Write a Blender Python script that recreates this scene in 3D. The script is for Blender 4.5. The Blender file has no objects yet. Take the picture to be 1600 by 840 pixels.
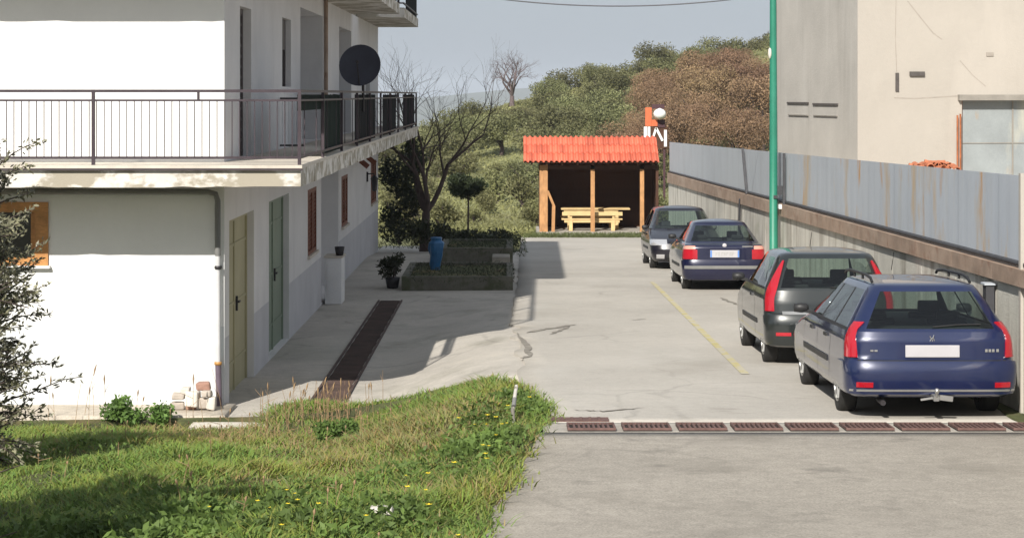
import bpy, math, random
import numpy as np
from mathutils import Vector, Matrix

random.seed(7)
RNG = np.random.default_rng(11)
SC = bpy.context.scene
COL = SC.collection
PI = math.pi

# ------------------------------------------------------------------ camera
F = 3200.0                     # focal length in photograph pixels (1600 wide)
EYE = 2.5
HORIZON = 148.0
cam_d = bpy.data.cameras.new('camera')
cam_d.sensor_width = 36.0
cam_d.lens = F / 1600.0 * 36.0
cam_d.shift_y = -(420.0 - HORIZON) / 1600.0
cam_d.clip_start = 0.1
cam_d.clip_end = 20000.0
cam = bpy.data.objects.new('camera', cam_d)
cam.location = (0, 0, EYE)
cam.rotation_euler = (PI / 2, 0, 0)
COL.objects.link(cam)
SC.camera = cam

# ------------------------------------------------------------------ light
SUN_AZ, SUN_EL = math.radians(18.5), math.radians(36.0)
W = bpy.data.worlds.new('World')
SC.world = W
W.use_nodes = True
wn = W.node_tree.nodes
wl = W.node_tree.links
bg = wn['Background']
sky = wn.new('ShaderNodeTexSky')
sky.sky_type = 'NISHITA'
sky.sun_disc = False
sky.sun_elevation = SUN_EL
sky.sun_rotation = PI + SUN_AZ
sky.altitude = 300
sky.air_density = 1.0
sky.dust_density = 3.0
sky.ozone_density = 1.0
veil = wn.new('ShaderNodeMix')
veil.data_type = 'RGBA'
veil.inputs[0].default_value = 0.82
veil.inputs[7].default_value = (3.75, 4.15, 4.7, 1)     # thin high overcast veil, even over the whole sky
wl.new(sky.outputs[0], veil.inputs[6])
wl.new(veil.outputs[2], bg.inputs[0])
bg.inputs[1].default_value = 0.094

sun_d = bpy.data.lights.new('sun', 'SUN')
sun_d.energy = 5.0
sun_d.angle = math.radians(0.5)
sun_d.color = (1.0, 0.95, 0.87)
sun = bpy.data.objects.new('sun', sun_d)
ldir = Vector((math.sin(SUN_AZ) * math.cos(SUN_EL), math.cos(SUN_AZ) * math.cos(SUN_EL), -math.sin(SUN_EL)))
sun.rotation_euler = ldir.to_track_quat('-Z', 'Y').to_euler()
sun.location = (-20, -40, 40)
COL.objects.link(sun)

SC.view_settings.view_transform = 'Standard'
SC.view_settings.look = 'None'
SC.view_settings.exposure = 0.42
SC.view_settings.gamma = 1.0
SC.view_settings.use_curve_mapping = False
SC.cycles.max_bounces = 8
SC.cycles.transparent_max_bounces = 12

# ------------------------------------------------------------------ helpers
def P(px, py, Z):
    """photograph pixel at depth Z -> world point"""
    return Vector(((px - 800.0) / F * Z, Z, EYE - (py - HORIZON) / F * Z))

ORG = {}

def setp(o, label=None, cat=None, group=None, kind=None):
    if label: o['label'] = label
    if cat: o['category'] = cat
    if group: o['group'] = group
    if kind: o['kind'] = kind
    return o

def thing(name, label, cat, loc=(0, 0, 0), group=None):
    o = bpy.data.objects.new(name, None)
    o.empty_display_size = 0.2
    o.location = loc
    COL.objects.link(o)
    ORG[o.name] = Vector(loc)
    return setp(o, label, cat, group)

def link(name, me, parent=None, mat=None):
    o = bpy.data.objects.new(name, me)
    COL.objects.link(o)
    if mat is not None and len(me.materials) == 0:
        me.materials.append(mat)
    if parent is not None:
        o.parent = parent
        ORG[o.name] = ORG.get(parent.name, Vector((0, 0, 0)))
    else:
        ORG[o.name] = Vector((0, 0, 0))
    return o

def mesh_np(name, V, Fq, smooth=False, vcol=None):
    V = np.asarray(V, dtype=np.float32)
    Fq = np.asarray(Fq, dtype=np.int32)
    k = Fq.shape[1]
    me = bpy.data.meshes.new(name)
    me.vertices.add(len(V)); me.vertices.foreach_set('co', V.ravel())
    me.loops.add(Fq.size); me.loops.foreach_set('vertex_index', Fq.ravel())
    me.polygons.add(len(Fq))
    me.polygons.foreach_set('loop_start', np.arange(0, Fq.size, k, dtype=np.int32))
    if smooth:
        me.polygons.foreach_set('use_smooth', np.ones(len(Fq), dtype=bool))
    if vcol is not None:
        at = me.color_attributes.new('Col', 'FLOAT_COLOR', 'POINT')
        c = np.ones((len(V), 4), dtype=np.float32); c[:, :3] = vcol
        at.data.foreach_set('color', c.ravel())
    me.update(calc_edges=True)
    return me

class MB:
    """collects shapes; build() links them as one mesh object"""
    def __init__(s):
        s.v = []; s.f = []; s.m = []; s.sm = []
    def add(s, vs, fs, mi=0, smooth=False):
        b = len(s.v)
        s.v += [tuple(v) for v in vs]
        for f in fs:
            s.f.append([b + i for i in f]); s.m.append(mi); s.sm.append(smooth)
        return s
    def box(s, x0, x1, y0, y1, z0, z1, mi=0):
        vs = [(x, y, z) for z in (z0, z1) for y in (y0, y1) for x in (x0, x1)]
        return s.add(vs, [(0, 2, 3, 1), (4, 5, 7, 6), (0, 1, 5, 4), (2, 6, 7, 3), (0, 4, 6, 2), (1, 3, 7, 5)], mi)
    def beam(s, a, b, w, h, up=(0, 0, 1), mi=0):
        a = Vector(a); b = Vector(b); d = (b - a).normalized(); up = Vector(up)
        if abs(d.dot(up)) > .98: up = Vector((0, 1, 0))
        sd = d.cross(up).normalized() * (w / 2); u = sd.cross(d).normalized() * (h / 2)
        vs = [p + i * sd + j * u for p in (a, b) for j in (-1, 1) for i in (-1, 1)]
        return s.add(vs, [(0, 1, 3, 2), (4, 6, 7, 5), (0, 4, 5, 1), (2, 3, 7, 6), (0, 2, 6, 4), (1, 5, 7, 3)], mi)
    def tube(s, pts, r, n=8, mi=0, caps=True):
        pts = [Vector(p) for p in pts]
        rs = r if isinstance(r, (list, tuple)) else [r] * len(pts)
        rings = []; prev = None
        for i, p in enumerate(pts):
            d = (pts[min(i + 1, len(pts) - 1)] - pts[max(i - 1, 0)]).normalized()
            ref = Vector((0, 0, 1)) if abs(d.z) < .9 else Vector((0, 1, 0))
            if prev is not None: ref = prev
            a = (ref - d * ref.dot(d))
            if a.length < 1e-5: a = Vector((1, 0, 0)) - d * d.x
            a.normalize(); prev = a
            b = d.cross(a)
            rings.append([p + (a * math.cos(2 * PI * k / n) + b * math.sin(2 * PI * k / n)) * rs[i] for k in range(n)])
        vs = [v for rg in rings for v in rg]; fs = []
        for i in range(len(pts) - 1):
            for k in range(n):
                fs.append((i * n + k, i * n + (k + 1) % n, (i + 1) * n + (k + 1) % n, (i + 1) * n + k))
        s.add(vs, fs, mi, True)
        if caps:
            s.add(rings[0][::-1], [tuple(range(n))], mi); s.add(rings[-1], [tuple(range(n))], mi)
        return s
    def lathe(s, prof, c=(0, 0, 0), axis='z', n=16, mi=0, smooth=True):
        c = Vector(c); vs = []
        for r, h in prof:
            for k in range(n):
                a = 2 * PI * k / n
                q = {'z': (r * math.cos(a), r * math.sin(a), h), 'x': (h, r * math.cos(a), r * math.sin(a)), 'y': (r * math.cos(a), h, r * math.sin(a))}[axis]
                vs.append(c + Vector(q))
        fs = [(i * n + k, i * n + (k + 1) % n, (i + 1) * n + (k + 1) % n, (i + 1) * n + k) for i in range(len(prof) - 1) for k in range(n)]
        return s.add(vs, fs, mi, smooth)
    def mesh(s, name, org=(0, 0, 0), mats=(), sharp=None):
        me = bpy.data.meshes.new(name)
        o = Vector(org)
        me.from_pydata([tuple(Vector(v) - o) for v in s.v], [], s.f)
        for m in mats: me.materials.append(m)
        me.polygons.foreach_set('material_index', s.m)
        me.polygons.foreach_set('use_smooth', s.sm)
        me.update()
        if sharp: me.set_sharp_from_angle(angle=math.radians(sharp))
        return me
    def build(s, name, mat, parent=None, bevel=0, sharp=None):
        mats = mat if isinstance(mat, (list, tuple)) else [mat]
        org = ORG.get(parent.name, Vector((0, 0, 0))) if parent is not None else (0, 0, 0)
        o = link(name, s.mesh(name, org, mats, sharp), parent)
        if bevel:
            m = o.modifiers.new('bevel', 'BEVEL'); m.width = bevel; m.segments = 2; m.limit_method = 'ANGLE'
        return o

def copy_tree(o, parent=None):
    c = o.copy(); COL.objects.link(c)
    if parent is not None: c.parent = parent
    for ch in list(o.children):
        copy_tree(ch, c)
    return c

def sstep(t):
    t = np.clip(t, 0, 1); return t * t * (3 - 2 * t)

# ------------------------------------------------------------------ materials
def new_mat(name):
    m = bpy.data.materials.new(name); m.use_nodes = True
    nt = m.node_tree
    return m, nt.nodes, nt.links, nt.nodes['Principled BSDF']

def noise_node(n, l, scale, detail=5, rough=.55, stretch=(1, 1, 1), rot=(0, 0, 0), geo=False):
    tc = n.new('ShaderNodeNewGeometry') if geo else n.new('ShaderNodeTexCoord')
    mp = n.new('ShaderNodeMapping'); mp.inputs['Scale'].default_value = stretch
    mp.inputs['Rotation'].default_value = rot
    l.new(tc.outputs['Position' if geo else 'Object'], mp.inputs[0])
    nz = n.new('ShaderNodeTexNoise'); nz.inputs['Scale'].default_value = scale
    nz.inputs['Detail'].default_value = detail; nz.inputs['Roughness'].default_value = rough
    l.new(mp.outputs[0], nz.inputs['Vector'])
    return nz

def ramp(n, l, src, a, b, ca=(0, 0, 0, 1), cb=(1, 1, 1, 1)):
    r = n.new('ShaderNodeValToRGB')
    r.color_ramp.elements[0].position = a; r.color_ramp.elements[0].color = ca
    r.color_ramp.elements[1].position = b; r.color_ramp.elements[1].color = cb
    l.new(src, r.inputs[0]); return r

def mixc(n, l, fac, a, b, mode='MIX'):
    m = n.new('ShaderNodeMix'); m.data_type = 'RGBA'; m.blend_type = mode
    for sock, v in ((0, fac), (6, a), (7, b)):
        if hasattr(v, 'is_linked'): l.new(v, m.inputs[sock])
        elif isinstance(v, (int, float)): m.inputs[sock].default_value = v
        else: m.inputs[sock].default_value = (*v, 1)
    return m.outputs[2]

def mat(name, col, rough=.8, var=.18, scale=3., metal=0., bump=0., bscale=60., layers=(), coat=0., spec=.4, geo=False, dist=.01):
    """base colour with broad and fine variation; layers = (colour, scale, stretch, lo, hi, amount) stains"""
    m, n, l, p = new_mat(name)
    c = np.array(col)
    a = noise_node(n, l, scale, geo=geo)
    r = ramp(n, l, a.outputs[0], .3, .7, (*(c * (1 - var)), 1), (*np.minimum(c * (1 + var), .95), 1))
    out = r.outputs[0]
    if var > 0:
        b2 = noise_node(n, l, scale * 14, 3, geo=geo)
        r2 = ramp(n, l, b2.outputs[0], .3, .7, (1 - var * .6,) * 3 + (1,), (1 + 0,) * 3 + (1,))
        out = mixc(n, l, 1.0, out, r2.outputs[0], 'MULTIPLY')
    for (lc, ls, st, lo, hi, amt) in layers:
        z = noise_node(n, l, ls, 6, .6, st, geo=geo)
        rr = ramp(n, l, z.outputs[0], lo, hi, (0, 0, 0, 1), (amt, amt, amt, 1))
        out = mixc(n, l, rr.outputs[0], out, lc)
    l.new(out, p.inputs['Base Color'])
    p.inputs['Roughness'].default_value = rough
    p.inputs['Metallic'].default_value = metal
    p.inputs['Specular IOR Level'].default_value = spec
    if coat: p.inputs['Coat Weight'].default_value = coat; p.inputs['Coat Roughness'].default_value = .04
    if bump:
        z = noise_node(n, l, bscale, 6, .65, geo=geo)
        bp = n.new('ShaderNodeBump'); bp.inputs['Strength'].default_value = bump; bp.inputs['Distance'].default_value = dist
        l.new(z.outputs[0], bp.inputs['Height']); l.new(bp.outputs[0], p.inputs['Normal'])
    return m

def leaf_mat(name, col, var=.4, trans=.25, rough=.6, vcol=False, cscale=.5):
    m, n, l, p = new_mat(name)
    c = np.array(col)
    if vcol:
        at = n.new('ShaderNodeVertexColor'); at.layer_name = 'Col'; out = at.outputs[0]
    else:
        z = noise_node(n, l, cscale, 4)
        r = ramp(n, l, z.outputs[0], .35, .65, (*(c * (1 - var)), 1), (*(c * (1 + var)), 1))
        z2 = noise_node(n, l, 9, 2)
        r2 = ramp(n, l, z2.outputs[0], .3, .7, (1 - var * .7, 1 - var * .7, 1 - var * .6, 1), (1.15, 1.12, 1.0, 1))
        out = mixc(n, l, 1.0, r.outputs[0], r2.outputs[0], 'MULTIPLY')
        oi = n.new('ShaderNodeObjectInfo')
        hv = n.new('ShaderNodeHueSaturation')
        ma = n.new('ShaderNodeMapRange'); ma.inputs[3].default_value = .485; ma.inputs[4].default_value = .515
        mv = n.new('ShaderNodeMapRange'); mv.inputs[3].default_value = .75; mv.inputs[4].default_value = 1.25
        l.new(oi.outputs['Random'], ma.inputs[0]); l.new(oi.outputs['Random'], mv.inputs[0])
        l.new(ma.outputs[0], hv.inputs['Hue']); l.new(mv.outputs[0], hv.inputs['Value']); l.new(out, hv.inputs['Color'])
        out = hv.outputs[0]
    l.new(out, p.inputs['Base Color'])
    p.inputs['Roughness'].default_value = rough
    p.inputs['Specular IOR Level'].default_value = .25
    if trans:
        t = n.new('ShaderNodeBsdfTranslucent'); l.new(out, t.inputs[0])
        mx = n.new('ShaderNodeMixShader'); mx.inputs[0].default_value = trans
        l.new(p.outputs[0], mx.inputs[1]); l.new(t.outputs[0], mx.inputs[2])
        l.new(mx.outputs[0], n['Material Output'].inputs[0])
    return m

def glass_mat(name, tint, refl=1.45, base=.04):
    m, n, l, p = new_mat(name)
    tr = n.new('ShaderNodeBsdfTransparent'); tr.inputs[0].default_value = (*tint, 1)
    gl = n.new('ShaderNodeBsdfGlossy'); gl.inputs['Roughness'].default_value = .02
    lw = n.new('ShaderNodeLayerWeight'); lw.inputs[0].default_value = .5
    pw = n.new('ShaderNodeMath'); pw.operation = 'POWER'; pw.inputs[1].default_value = 4.0
    fr = n.new('ShaderNodeMath'); fr.operation = 'MULTIPLY_ADD'; fr.inputs[1].default_value = .8; fr.inputs[2].default_value = .06
    l.new(lw.outputs['Facing'], pw.inputs[0]); l.new(pw.outputs[0], fr.inputs[0])
    mx = n.new('ShaderNodeMixShader')
    l.new(fr.outputs[0], mx.inputs[0]); l.new(tr.outputs[0], mx.inputs[1]); l.new(gl.outputs[0], mx.inputs[2])
    l.new(mx.outputs[0], n['Material Output'].inputs[0])
    return m

def ground_mat(name, col, var, big, stains, crack=0., speck=.12, bump=.25, patch=None):
    m, n, l, p = new_mat(name)
    c = np.array(col)
    a = noise_node(n, l, big, 6, .6)
    out = ramp(n, l, a.outputs[0], .32, .68, (*(c * (1 - var)), 1), (*(c * (1 + var)), 1)).outputs[0]
    s1 = noise_node(n, l, 55, 2, .7)
    out = mixc(n, l, 1., out, ramp(n, l, s1.outputs[0], .35, .65, (1 - speck,) * 3 + (1,), (1 + speck,) * 3 + (1,)).outputs[0], 'MULTIPLY')
    s2 = noise_node(n, l, 7, 5, .7)
    out = mixc(n, l, 1., out, ramp(n, l, s2.outputs[0], .3, .7, (1 - speck * .8,) * 3 + (1,), (1 + speck * .5,) * 3 + (1,)).outputs[0], 'MULTIPLY')
    for (lc, ls, st, lo, hi, amt) in stains:
        z = noise_node(n, l, ls, 6, .6, st)
        out = mixc(n, l, ramp(n, l, z.outputs[0], lo, hi, (0, 0, 0, 1), (amt, amt, amt, 1)).outputs[0], out, lc)
    if crack:
        tc = n.new('ShaderNodeTexCoord'); dn = n.new('ShaderNodeTexNoise'); dn.inputs['Scale'].default_value = 1.2; dn.inputs['Detail'].default_value = 5
        l.new(tc.outputs['Object'], dn.inputs['Vector'])
        ad = n.new('ShaderNodeMix'); ad.data_type = 'VECTOR'; ad.inputs[0].default_value = .35
        l.new(tc.outputs['Object'], ad.inputs[4]); l.new(dn.outputs['Color'], ad.inputs[5])
        vo = n.new('ShaderNodeTexVoronoi'); vo.feature = 'DISTANCE_TO_EDGE'; vo.inputs['Scale'].default_value = .55
        l.new(ad.outputs[1], vo.inputs['Vector'])
        cr = ramp(n, l, vo.outputs['Distance'], .004, .016, (crack, crack, crack, 1), (0, 0, 0, 1))
        mk = noise_node(n, l, .45, 3); mr = ramp(n, l, mk.outputs[0], .48, .6)
        fa = mixc(n, l, 1., cr.outputs[0], mr.outputs[0], 'MULTIPLY')
        out = mixc(n, l, fa, out, tuple(c * .35))
    l.new(out, p.inputs['Base Color'])
    p.inputs['Roughness'].default_value = .9
    p.inputs['Specular IOR Level'].default_value = .25
    z = noise_node(n, l, 90, 4, .7)
    bp = n.new('ShaderNodeBump'); bp.inputs['Strength'].default_value = bump; bp.inputs['Distance'].default_value = .01
    l.new(z.outputs[0], bp.inputs['Height']); l.new(bp.outputs[0], p.inputs['Normal'])
    return m

MT = {}
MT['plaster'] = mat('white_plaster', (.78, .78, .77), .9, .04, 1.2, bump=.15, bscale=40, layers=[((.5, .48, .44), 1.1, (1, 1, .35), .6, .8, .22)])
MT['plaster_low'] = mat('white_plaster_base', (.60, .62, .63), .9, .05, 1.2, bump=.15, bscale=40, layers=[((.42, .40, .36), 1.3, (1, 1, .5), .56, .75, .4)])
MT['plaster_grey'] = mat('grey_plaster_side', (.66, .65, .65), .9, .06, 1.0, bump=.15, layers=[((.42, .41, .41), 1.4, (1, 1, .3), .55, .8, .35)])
MT['dado'] = mat('grey_dado', (.50, .50, .525), .9, .08, 1.3, bump=.1)
MT['slab'] = mat('weathered_slab', (.66, .63, .58), .9, .12, 2, bump=.3, layers=[((.30, .265, .20), 1.9, (1, 1, 1.6), .45, .53, .85), ((.80, .79, .76), 3.5, (1, 1, 1), .60, .66, .8)])
MT['coping'] = mat('floor_edging', (.55, .50, .43), .7, .15, 4)
MT['rail'] = mat('rail_paint', (.045, .032, .04), .5, .2, 8)
MT['screen'] = mat('dark_screen', (.008, .010, .012), .8, .3, 6, spec=.04)
MT['green_screen'] = mat('green_screen', (.012, .022, .018), .8, .3, 6, spec=.04)
MT['board'] = mat('pale_board', (.36, .32, .28), .8, .12, 5)
MT['wood'] = mat('orange_wood', (.50, .24, .08), .5, .3, 6, layers=[((.28, .12, .04), 8, (1, 1, 6), .5, .7, .6)])
MT['dark_glass'] = mat('dark_pane', (.02, .022, .025), .08, .1, 2, spec=.6)
MT['door_olive'] = mat('olive_door', (.37, .34, .21), .6, .08, 2)
MT['door_green'] = mat('green_door', (.20, .25, .19), .6, .08, 2)
MT['door_dark'] = mat('dark_shutter', (.10, .085, .085), .6, .15, 4)
MT['door_grey'] = mat('grey_door', (.27, .27, .28), .6, .12, 4)
MT['shutter_red'] = mat('red_brown_shutter', (.17, .055, .03), .6, .2, 5)
MT['metal_dark'] = mat('dark_metal', (.035, .032, .035), .5, .2, 6, metal=.3)
MT['pipe_grey'] = mat('grey_pipe', (.17, .17, .165), .5, .12, 4)  # grey trim; on the downpipe this colour paints the balcony's shade
MT['pipe_white'] = mat('pale_pipe', (.55, .55, .56), .4, .1, 4)  # light copy for the sunlit stretch of the same pipe
MT['pipe_purple'] = mat('dark_pipe', (.13, .10, .13), .5, .2, 6)
MT['brass'] = mat('clamp_metal', (.50, .26, .08), .5, .2, 8, metal=.2)
MT['dish'] = mat('dish_paint', (.035, .037, .055), .55, .15, 3)
MT['white_paint'] = mat('white_paint', (.72, .72, .72), .6, .06, 3)
MT['chrome'] = mat('chrome', (.75, .75, .76), .12, .03, 3, metal=1.)
MT['concrete_wall'] = mat('stained_concrete', (.57, .55, .49), .95, .16, 1.2, bump=.5, bscale=30, dist=.02,
    layers=[((.24, .21, .17), 2.2, (1, 1, .14), .50, .66, .75), ((.66, .63, .57), 3., (1, 1, .2), .55, .7, .5), ((.36, .36, .26), 1.0, (1, .5, 1), .6, .75, .5)])
MT['beam'] = mat('rusted_beam', (.33, .24, .18), .8, .22, 3, bump=.3, layers=[((.42, .33, .26), 1.5, (1, .3, 1), .5, .66, .7), ((.22, .12, .08), 4, (1, 1, 1), .56, .68, .7)])
MT['sheet'] = mat('grey_sheet', (.45, .485, .53), .6, .04, 1., metal=.1, geo=True, layers=[((.52, .55, .58), 1.2, (1, 1, .2), .5, .7, .4), ((.50, .36, .20), 1.1, (1, 1, .40), .55, .66, .75), ((.50, .27, .10), 1.7, (1, 1, .32), .60, .68, .9), ((.44, .43, .38), 3., (1, 1, .12), .56, .72, .35)])
MT['sheet_clean'] = mat('clean_grey_sheet', (.45, .485, .52), .6, .05, 1., metal=.1, layers=[((.36, .37, .38), 1.2, (1, 1, .2), .5, .75, .5)])
MT['dark_tube'] = mat('dark_tube', (.05, .05, .055), .6, .2, 5)
MT['bld_grey'] = mat('grey_cement_render', (.47, .445, .405), .95, .08, .8, bump=.35, bscale=18, dist=.02,
    layers=[((.30, .28, .25), 1.0, (1, 1, .12), .52, .75, .6), ((.56, .54, .50), 1.8, (1, 1, .1), .58, .75, .45), ((.35, .33, .30), .5, (.3, .3, 1), .58, .7, .4)])
MT['bld_cream'] = mat('cream_render', (.40, .368, .325), .95, .04, .6, bump=.25, bscale=18, dist=.02,
    layers=[((.33, .30, .26), .9, (1, 1, .5), .54, .75, .4), ((.48, .44, .39), .7, (1, 1, .3), .55, .7, .4)])
MT['groove'] = mat('dark_groove', (.09, .08, .075), .9, .2, 6)
MT['crackmat'] = mat('hairline_crack', (.34, .305, .265), .95, .1, 6)
MT['steel_door'] = mat('weathered_steel', (.27, .295, .30), .7, .12, 1.5, layers=[((.48, .46, .37), 1.6, (1, 1, .25), .52, .7, .8), ((.36, .25, .15), 2.4, (1, 1, .3), .64, .75, .7)])
MT['lintel'] = mat('concrete_lintel', (.27, .25, .22), .9, .15, 3, bump=.3)
MT['rust'] = mat('rust', (.36, .12, .05), .85, .35, 6)
MT['terracotta'] = mat('terracotta', (.46, .16, .08), .85, .3, 5)
MT['green_pole'] = mat('green_enamel', (.025, .19, .125), .45, .15, 2, layers=[((.05, .24, .18), 3, (1, 1, .2), .55, .7, .5)])
MT['tile'] = mat('orange_roof_tile', (.56, .125, .070), .6, .10, 3)
_m = MT['tile']; _n, _l = _m.node_tree.nodes, _m.node_tree.links
_p = _n['Principled BSDF']; _src = _p.inputs['Base Color'].links[0].from_socket
_oi = _n.new('ShaderNodeObjectInfo'); _mr = _n.new('ShaderNodeMapRange'); _mr.inputs[3].default_value = .72; _mr.inputs[4].default_value = 1.15
_hs = _n.new('ShaderNodeHueSaturation'); _l.new(_oi.outputs['Random'], _mr.inputs[0]); _l.new(_mr.outputs[0], _hs.inputs['Value']); _l.new(_src, _hs.inputs['Color']); _l.new(_hs.outputs[0], _p.inputs['Base Color'])
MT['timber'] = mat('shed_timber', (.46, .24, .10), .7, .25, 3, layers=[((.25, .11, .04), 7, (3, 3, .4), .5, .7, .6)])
MT['timber_dark'] = mat('dark_stained_timber', (.07, .030, .016), .8, .25, 3)  # much darker brown than the post timber
MT['timber_pale'] = mat('pale_pine', (.62, .45, .22), .7, .15, 3, layers=[((.42, .27, .12), 6, (.5, 4, 4), .5, .7, .5)])
MT['car_park'] = ground_mat('car_park_concrete', (.40, .375, .335), .09, .35, [((.27, .25, .215), .35, (1, .6, 1), .55, .75, .55), ((.47, .45, .41), .8, (1, .5, 1), .55, .75, .5), ((.22, .20, .17), 1.6, (.7, 1.6, 1), .64, .74, .4)], crack=.22, speck=.10)
MT['road'] = ground_mat('road_asphalt', (.315, .288, .248), .10, .5, [((.17, .155, .13), .6, (1, 1, 1), .56, .76, .6), ((.33, .30, .26), 1.1, (1, 1, 1), .56, .74, .5), ((.13, .12, .105), 1.3, (1, 1.2, 1), .61, .72, .55)], crack=.22, speck=.20, bump=.5)
MT['pavement'] = ground_mat('pavement_concrete', (.43, .40, .355), .12, .5, [((.22, .21, .17), 1.0, (1, .6, 1), .54, .72, .6), ((.50, .46, .39), 2., (1, 1, 1), .55, .7, .5)], crack=.3, speck=.12)
MT['strip'] = ground_mat('drain_concrete', (.36, .335, .295), .12, .8, [((.24, .22, .19), 1.5, (1, 1, 1), .55, .7, .6)], crack=.5, speck=.12)
MT['plinth'] = ground_mat('plinth_concrete', (.47, .42, .35), .14, 1.2, [((.25, .21, .16), 1.8, (1, 1, 1), .5, .68, .7)], crack=.6, speck=.14)
MT['grate'] = mat('rusty_grate', (.13, .075, .065), .8, .3, 12)
MT['pit'] = mat('drain_pit', (.02, .016, .015), .95, .2, 6)
MT['brown_grate'] = mat('brown_channel_grate', (.075, .048, .04), .85, .3, 3, layers=[((.115, .08, .065), 2., (1, .5, 1), .55, .7, .6)])
MT['yellow'] = mat('worn_yellow_paint', (.47, .41, .19), .9, .12, 3, layers=[((.41, .385, .335), 3, (1, 1, 1), .44, .56, .8)])
MT['crackdark'] = mat('broken_edge', (.235, .215, .185), .95, .3, 6)
MT['soil'] = mat('bank_soil', (.085, .095, .035), .95, .45, 1.3, bump=.6, bscale=20, dist=.03, layers=[((.16, .115, .06), 1.4, (1, 1, 1), .5, .68, .7)])
MT['hill'] = mat('hill_ground', (.215, .22, .095), .95, .35, .06, layers=[((.11, .115, .045), .05, (1, 1, 1), .5, .64, .8), ((.34, .25, .15), .035, (1, 1, 1), .56, .68, .7), ((.11, .10, .045), .35, (1, 1, 1), .5, .66, .6)])
MT['far'] = mat('far_land', (.10, .11, .07), .95, .3, .002)
MT['mossy'] = mat('mossy_concrete', (.14, .135, .11), .95, .25, 2, layers=[((.06, .07, .035), 2.5, (1, 1, 1), .48, .62, .8)])  # concrete darkened to imitate the house shadow, green tone mottled in
MT['mossy_pale'] = mat('mossy_pale_concrete', (.30, .28, .24), .95, .25, 3)  # pale block colour dimmed to imitate the same house shadow
MT['stone'] = mat('rubble_stone', (.42, .37, .32), .9, .18, 5, bump=.5, bscale=20)
MT['flaking'] = mat('flaking_white_paint', (.42, .40, .37), .9, .2, 6, layers=[((.12, .11, .09), 9, (1, 1, 1), .5, .58, .9)])
MT['stone_red'] = mat('reddish_stone', (.36, .21, .16), .9, .2, 5, bump=.5, bscale=20)
MT['stone_pale'] = mat('pale_stone', (.60, .56, .50), .9, .15, 5, bump=.5, bscale=20)
MT['bark'] = mat('bark', (.075, .055, .05), .9, .3, 5)
MT['bark_grey'] = mat('grey_bark', (.13, .10, .10), .9, .3, 5)
MT['olive'] = leaf_mat('olive_leaves', (.165, .170, .080), .35, .15)
MT['olive_near'] = leaf_mat('olive_leaves_near', (.17, .165, .115), .5, .12, .45, cscale=1.5)
MT['oak'] = leaf_mat('brown_oak_leaves', (.235, .155, .095), .35, .15)
MT['scrub'] = leaf_mat('scrub_leaves', (.19, .19, .085), .45, .15, cscale=.12)
MT['evergreen'] = leaf_mat('evergreen_leaves', (.035, .045, .022), .4, .1, cscale=1.5)
MT['weed'] = leaf_mat('weed_leaves', (.12, .19, .05), .35, .3, cscale=2.)
MT['twig'] = mat('twig_mass', (.16, .125, .12), .9, .2, 2)
MT['grass'] = leaf_mat('grass_blades', (.1, .1, .05), vcol=True, trans=.3)
MT['tyre'] = mat('tyre_rubber', (.022, .021, .02), .85, .2, 20)
MT['rim'] = mat('wheel_alloy', (.42, .42, .41), .35, .1, 6, metal=.7)
MT['black'] = mat('black_trim', (.018, .018, .019), .5, .15, 8)
MT['interior'] = mat('car_interior', (.028, .028, .03), .9, .2, 5)
MT['lamp_red'] = mat('red_lamp', (.36, .008, .018), .12, .08, 6, coat=1.)
MT['lamp_pink'] = mat('pale_indicator', (.62, .30, .24), .15, .05, 6, coat=1.)
MT['lamp_clear'] = mat('clear_headlamp', (.62, .62, .64), .08, .05, 6, metal=.6, coat=1.)
MT['plate'] = mat('number_plate', (.42, .41, .43), .45, .04, 6)
MT['plate_blue'] = mat('plate_blue', (.10, .22, .55), .45, .05, 6)
MT['plate_ink'] = mat('plate_ink', (.35, .35, .34), .5, .05, 6)
MT['glass_car'] = glass_mat('tinted_car_glass', (.62, .72, .68), 1.5)
MT['blue_plastic'] = mat('blue_plastic', (.025, .13, .30), .4, .2, 4)
MT['globe'] = mat('white_globe', (.80, .80, .78), .3, .04, 3)
MT['sign_orange'] = mat('orange_panel', (.55, .13, .05), .6, .12, 4)
MT['sign_dark'] = mat('dark_panel', (.06, .025, .03), .6, .15, 4)
MT['flower'] = mat('yellow_petals', (.72, .55, .03), .7, .15, 6)
MT['cable'] = mat('cable_black', (.10, .10, .11), .7, .1, 5)

def paint(name, col, flake=.35, rough=.28, coat=1.):
    m, n, l, p = new_mat(name)
    z = noise_node(n, l, 3, 5)
    r = ramp(n, l, z.outputs[0], .3, .7, (*(np.array(col) * .9), 1), (*(np.array(col) * 1.1), 1))
    d = noise_node(n, l, 2.2, 6, .65, (1, 1, 1.4))
    rd = ramp(n, l, d.outputs[0], .45, .75, (0, 0, 0, 1), (.035, .035, .035, 1))
    out = mixc(n, l, rd.outputs[0], r.outputs[0], (.20, .20, .20))      # road dust
    l.new(out, p.inputs['Base Color'])
    p.inputs['Metallic'].default_value = flake * .4
    p.inputs['Roughness'].default_value = rough
    p.inputs['Coat Weight'].default_value = coat
    p.inputs['Coat Roughness'].default_value = .05
    return m

# ------------------------------------------------------------------ terrain height
def right_plane(Y): return -0.036 * Y - .034
def left_plane(Y):
    return np.interp(Y, [-60, 0, 12, 23.6, 52, 75, 80], [2.0, 0, -.42, -1.5, -1.62, -2.68, -2.8])
def Hn(X, Y):
    X = np.asarray(X, float); Y = np.asarray(Y, float)
    t = sstep((X + 2.1) / 2.2)
    lf = left_plane(Y)
    return lf * (1 - t) + right_plane(Y) * t
def H(x, y): return float(Hn(x, y))

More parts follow.
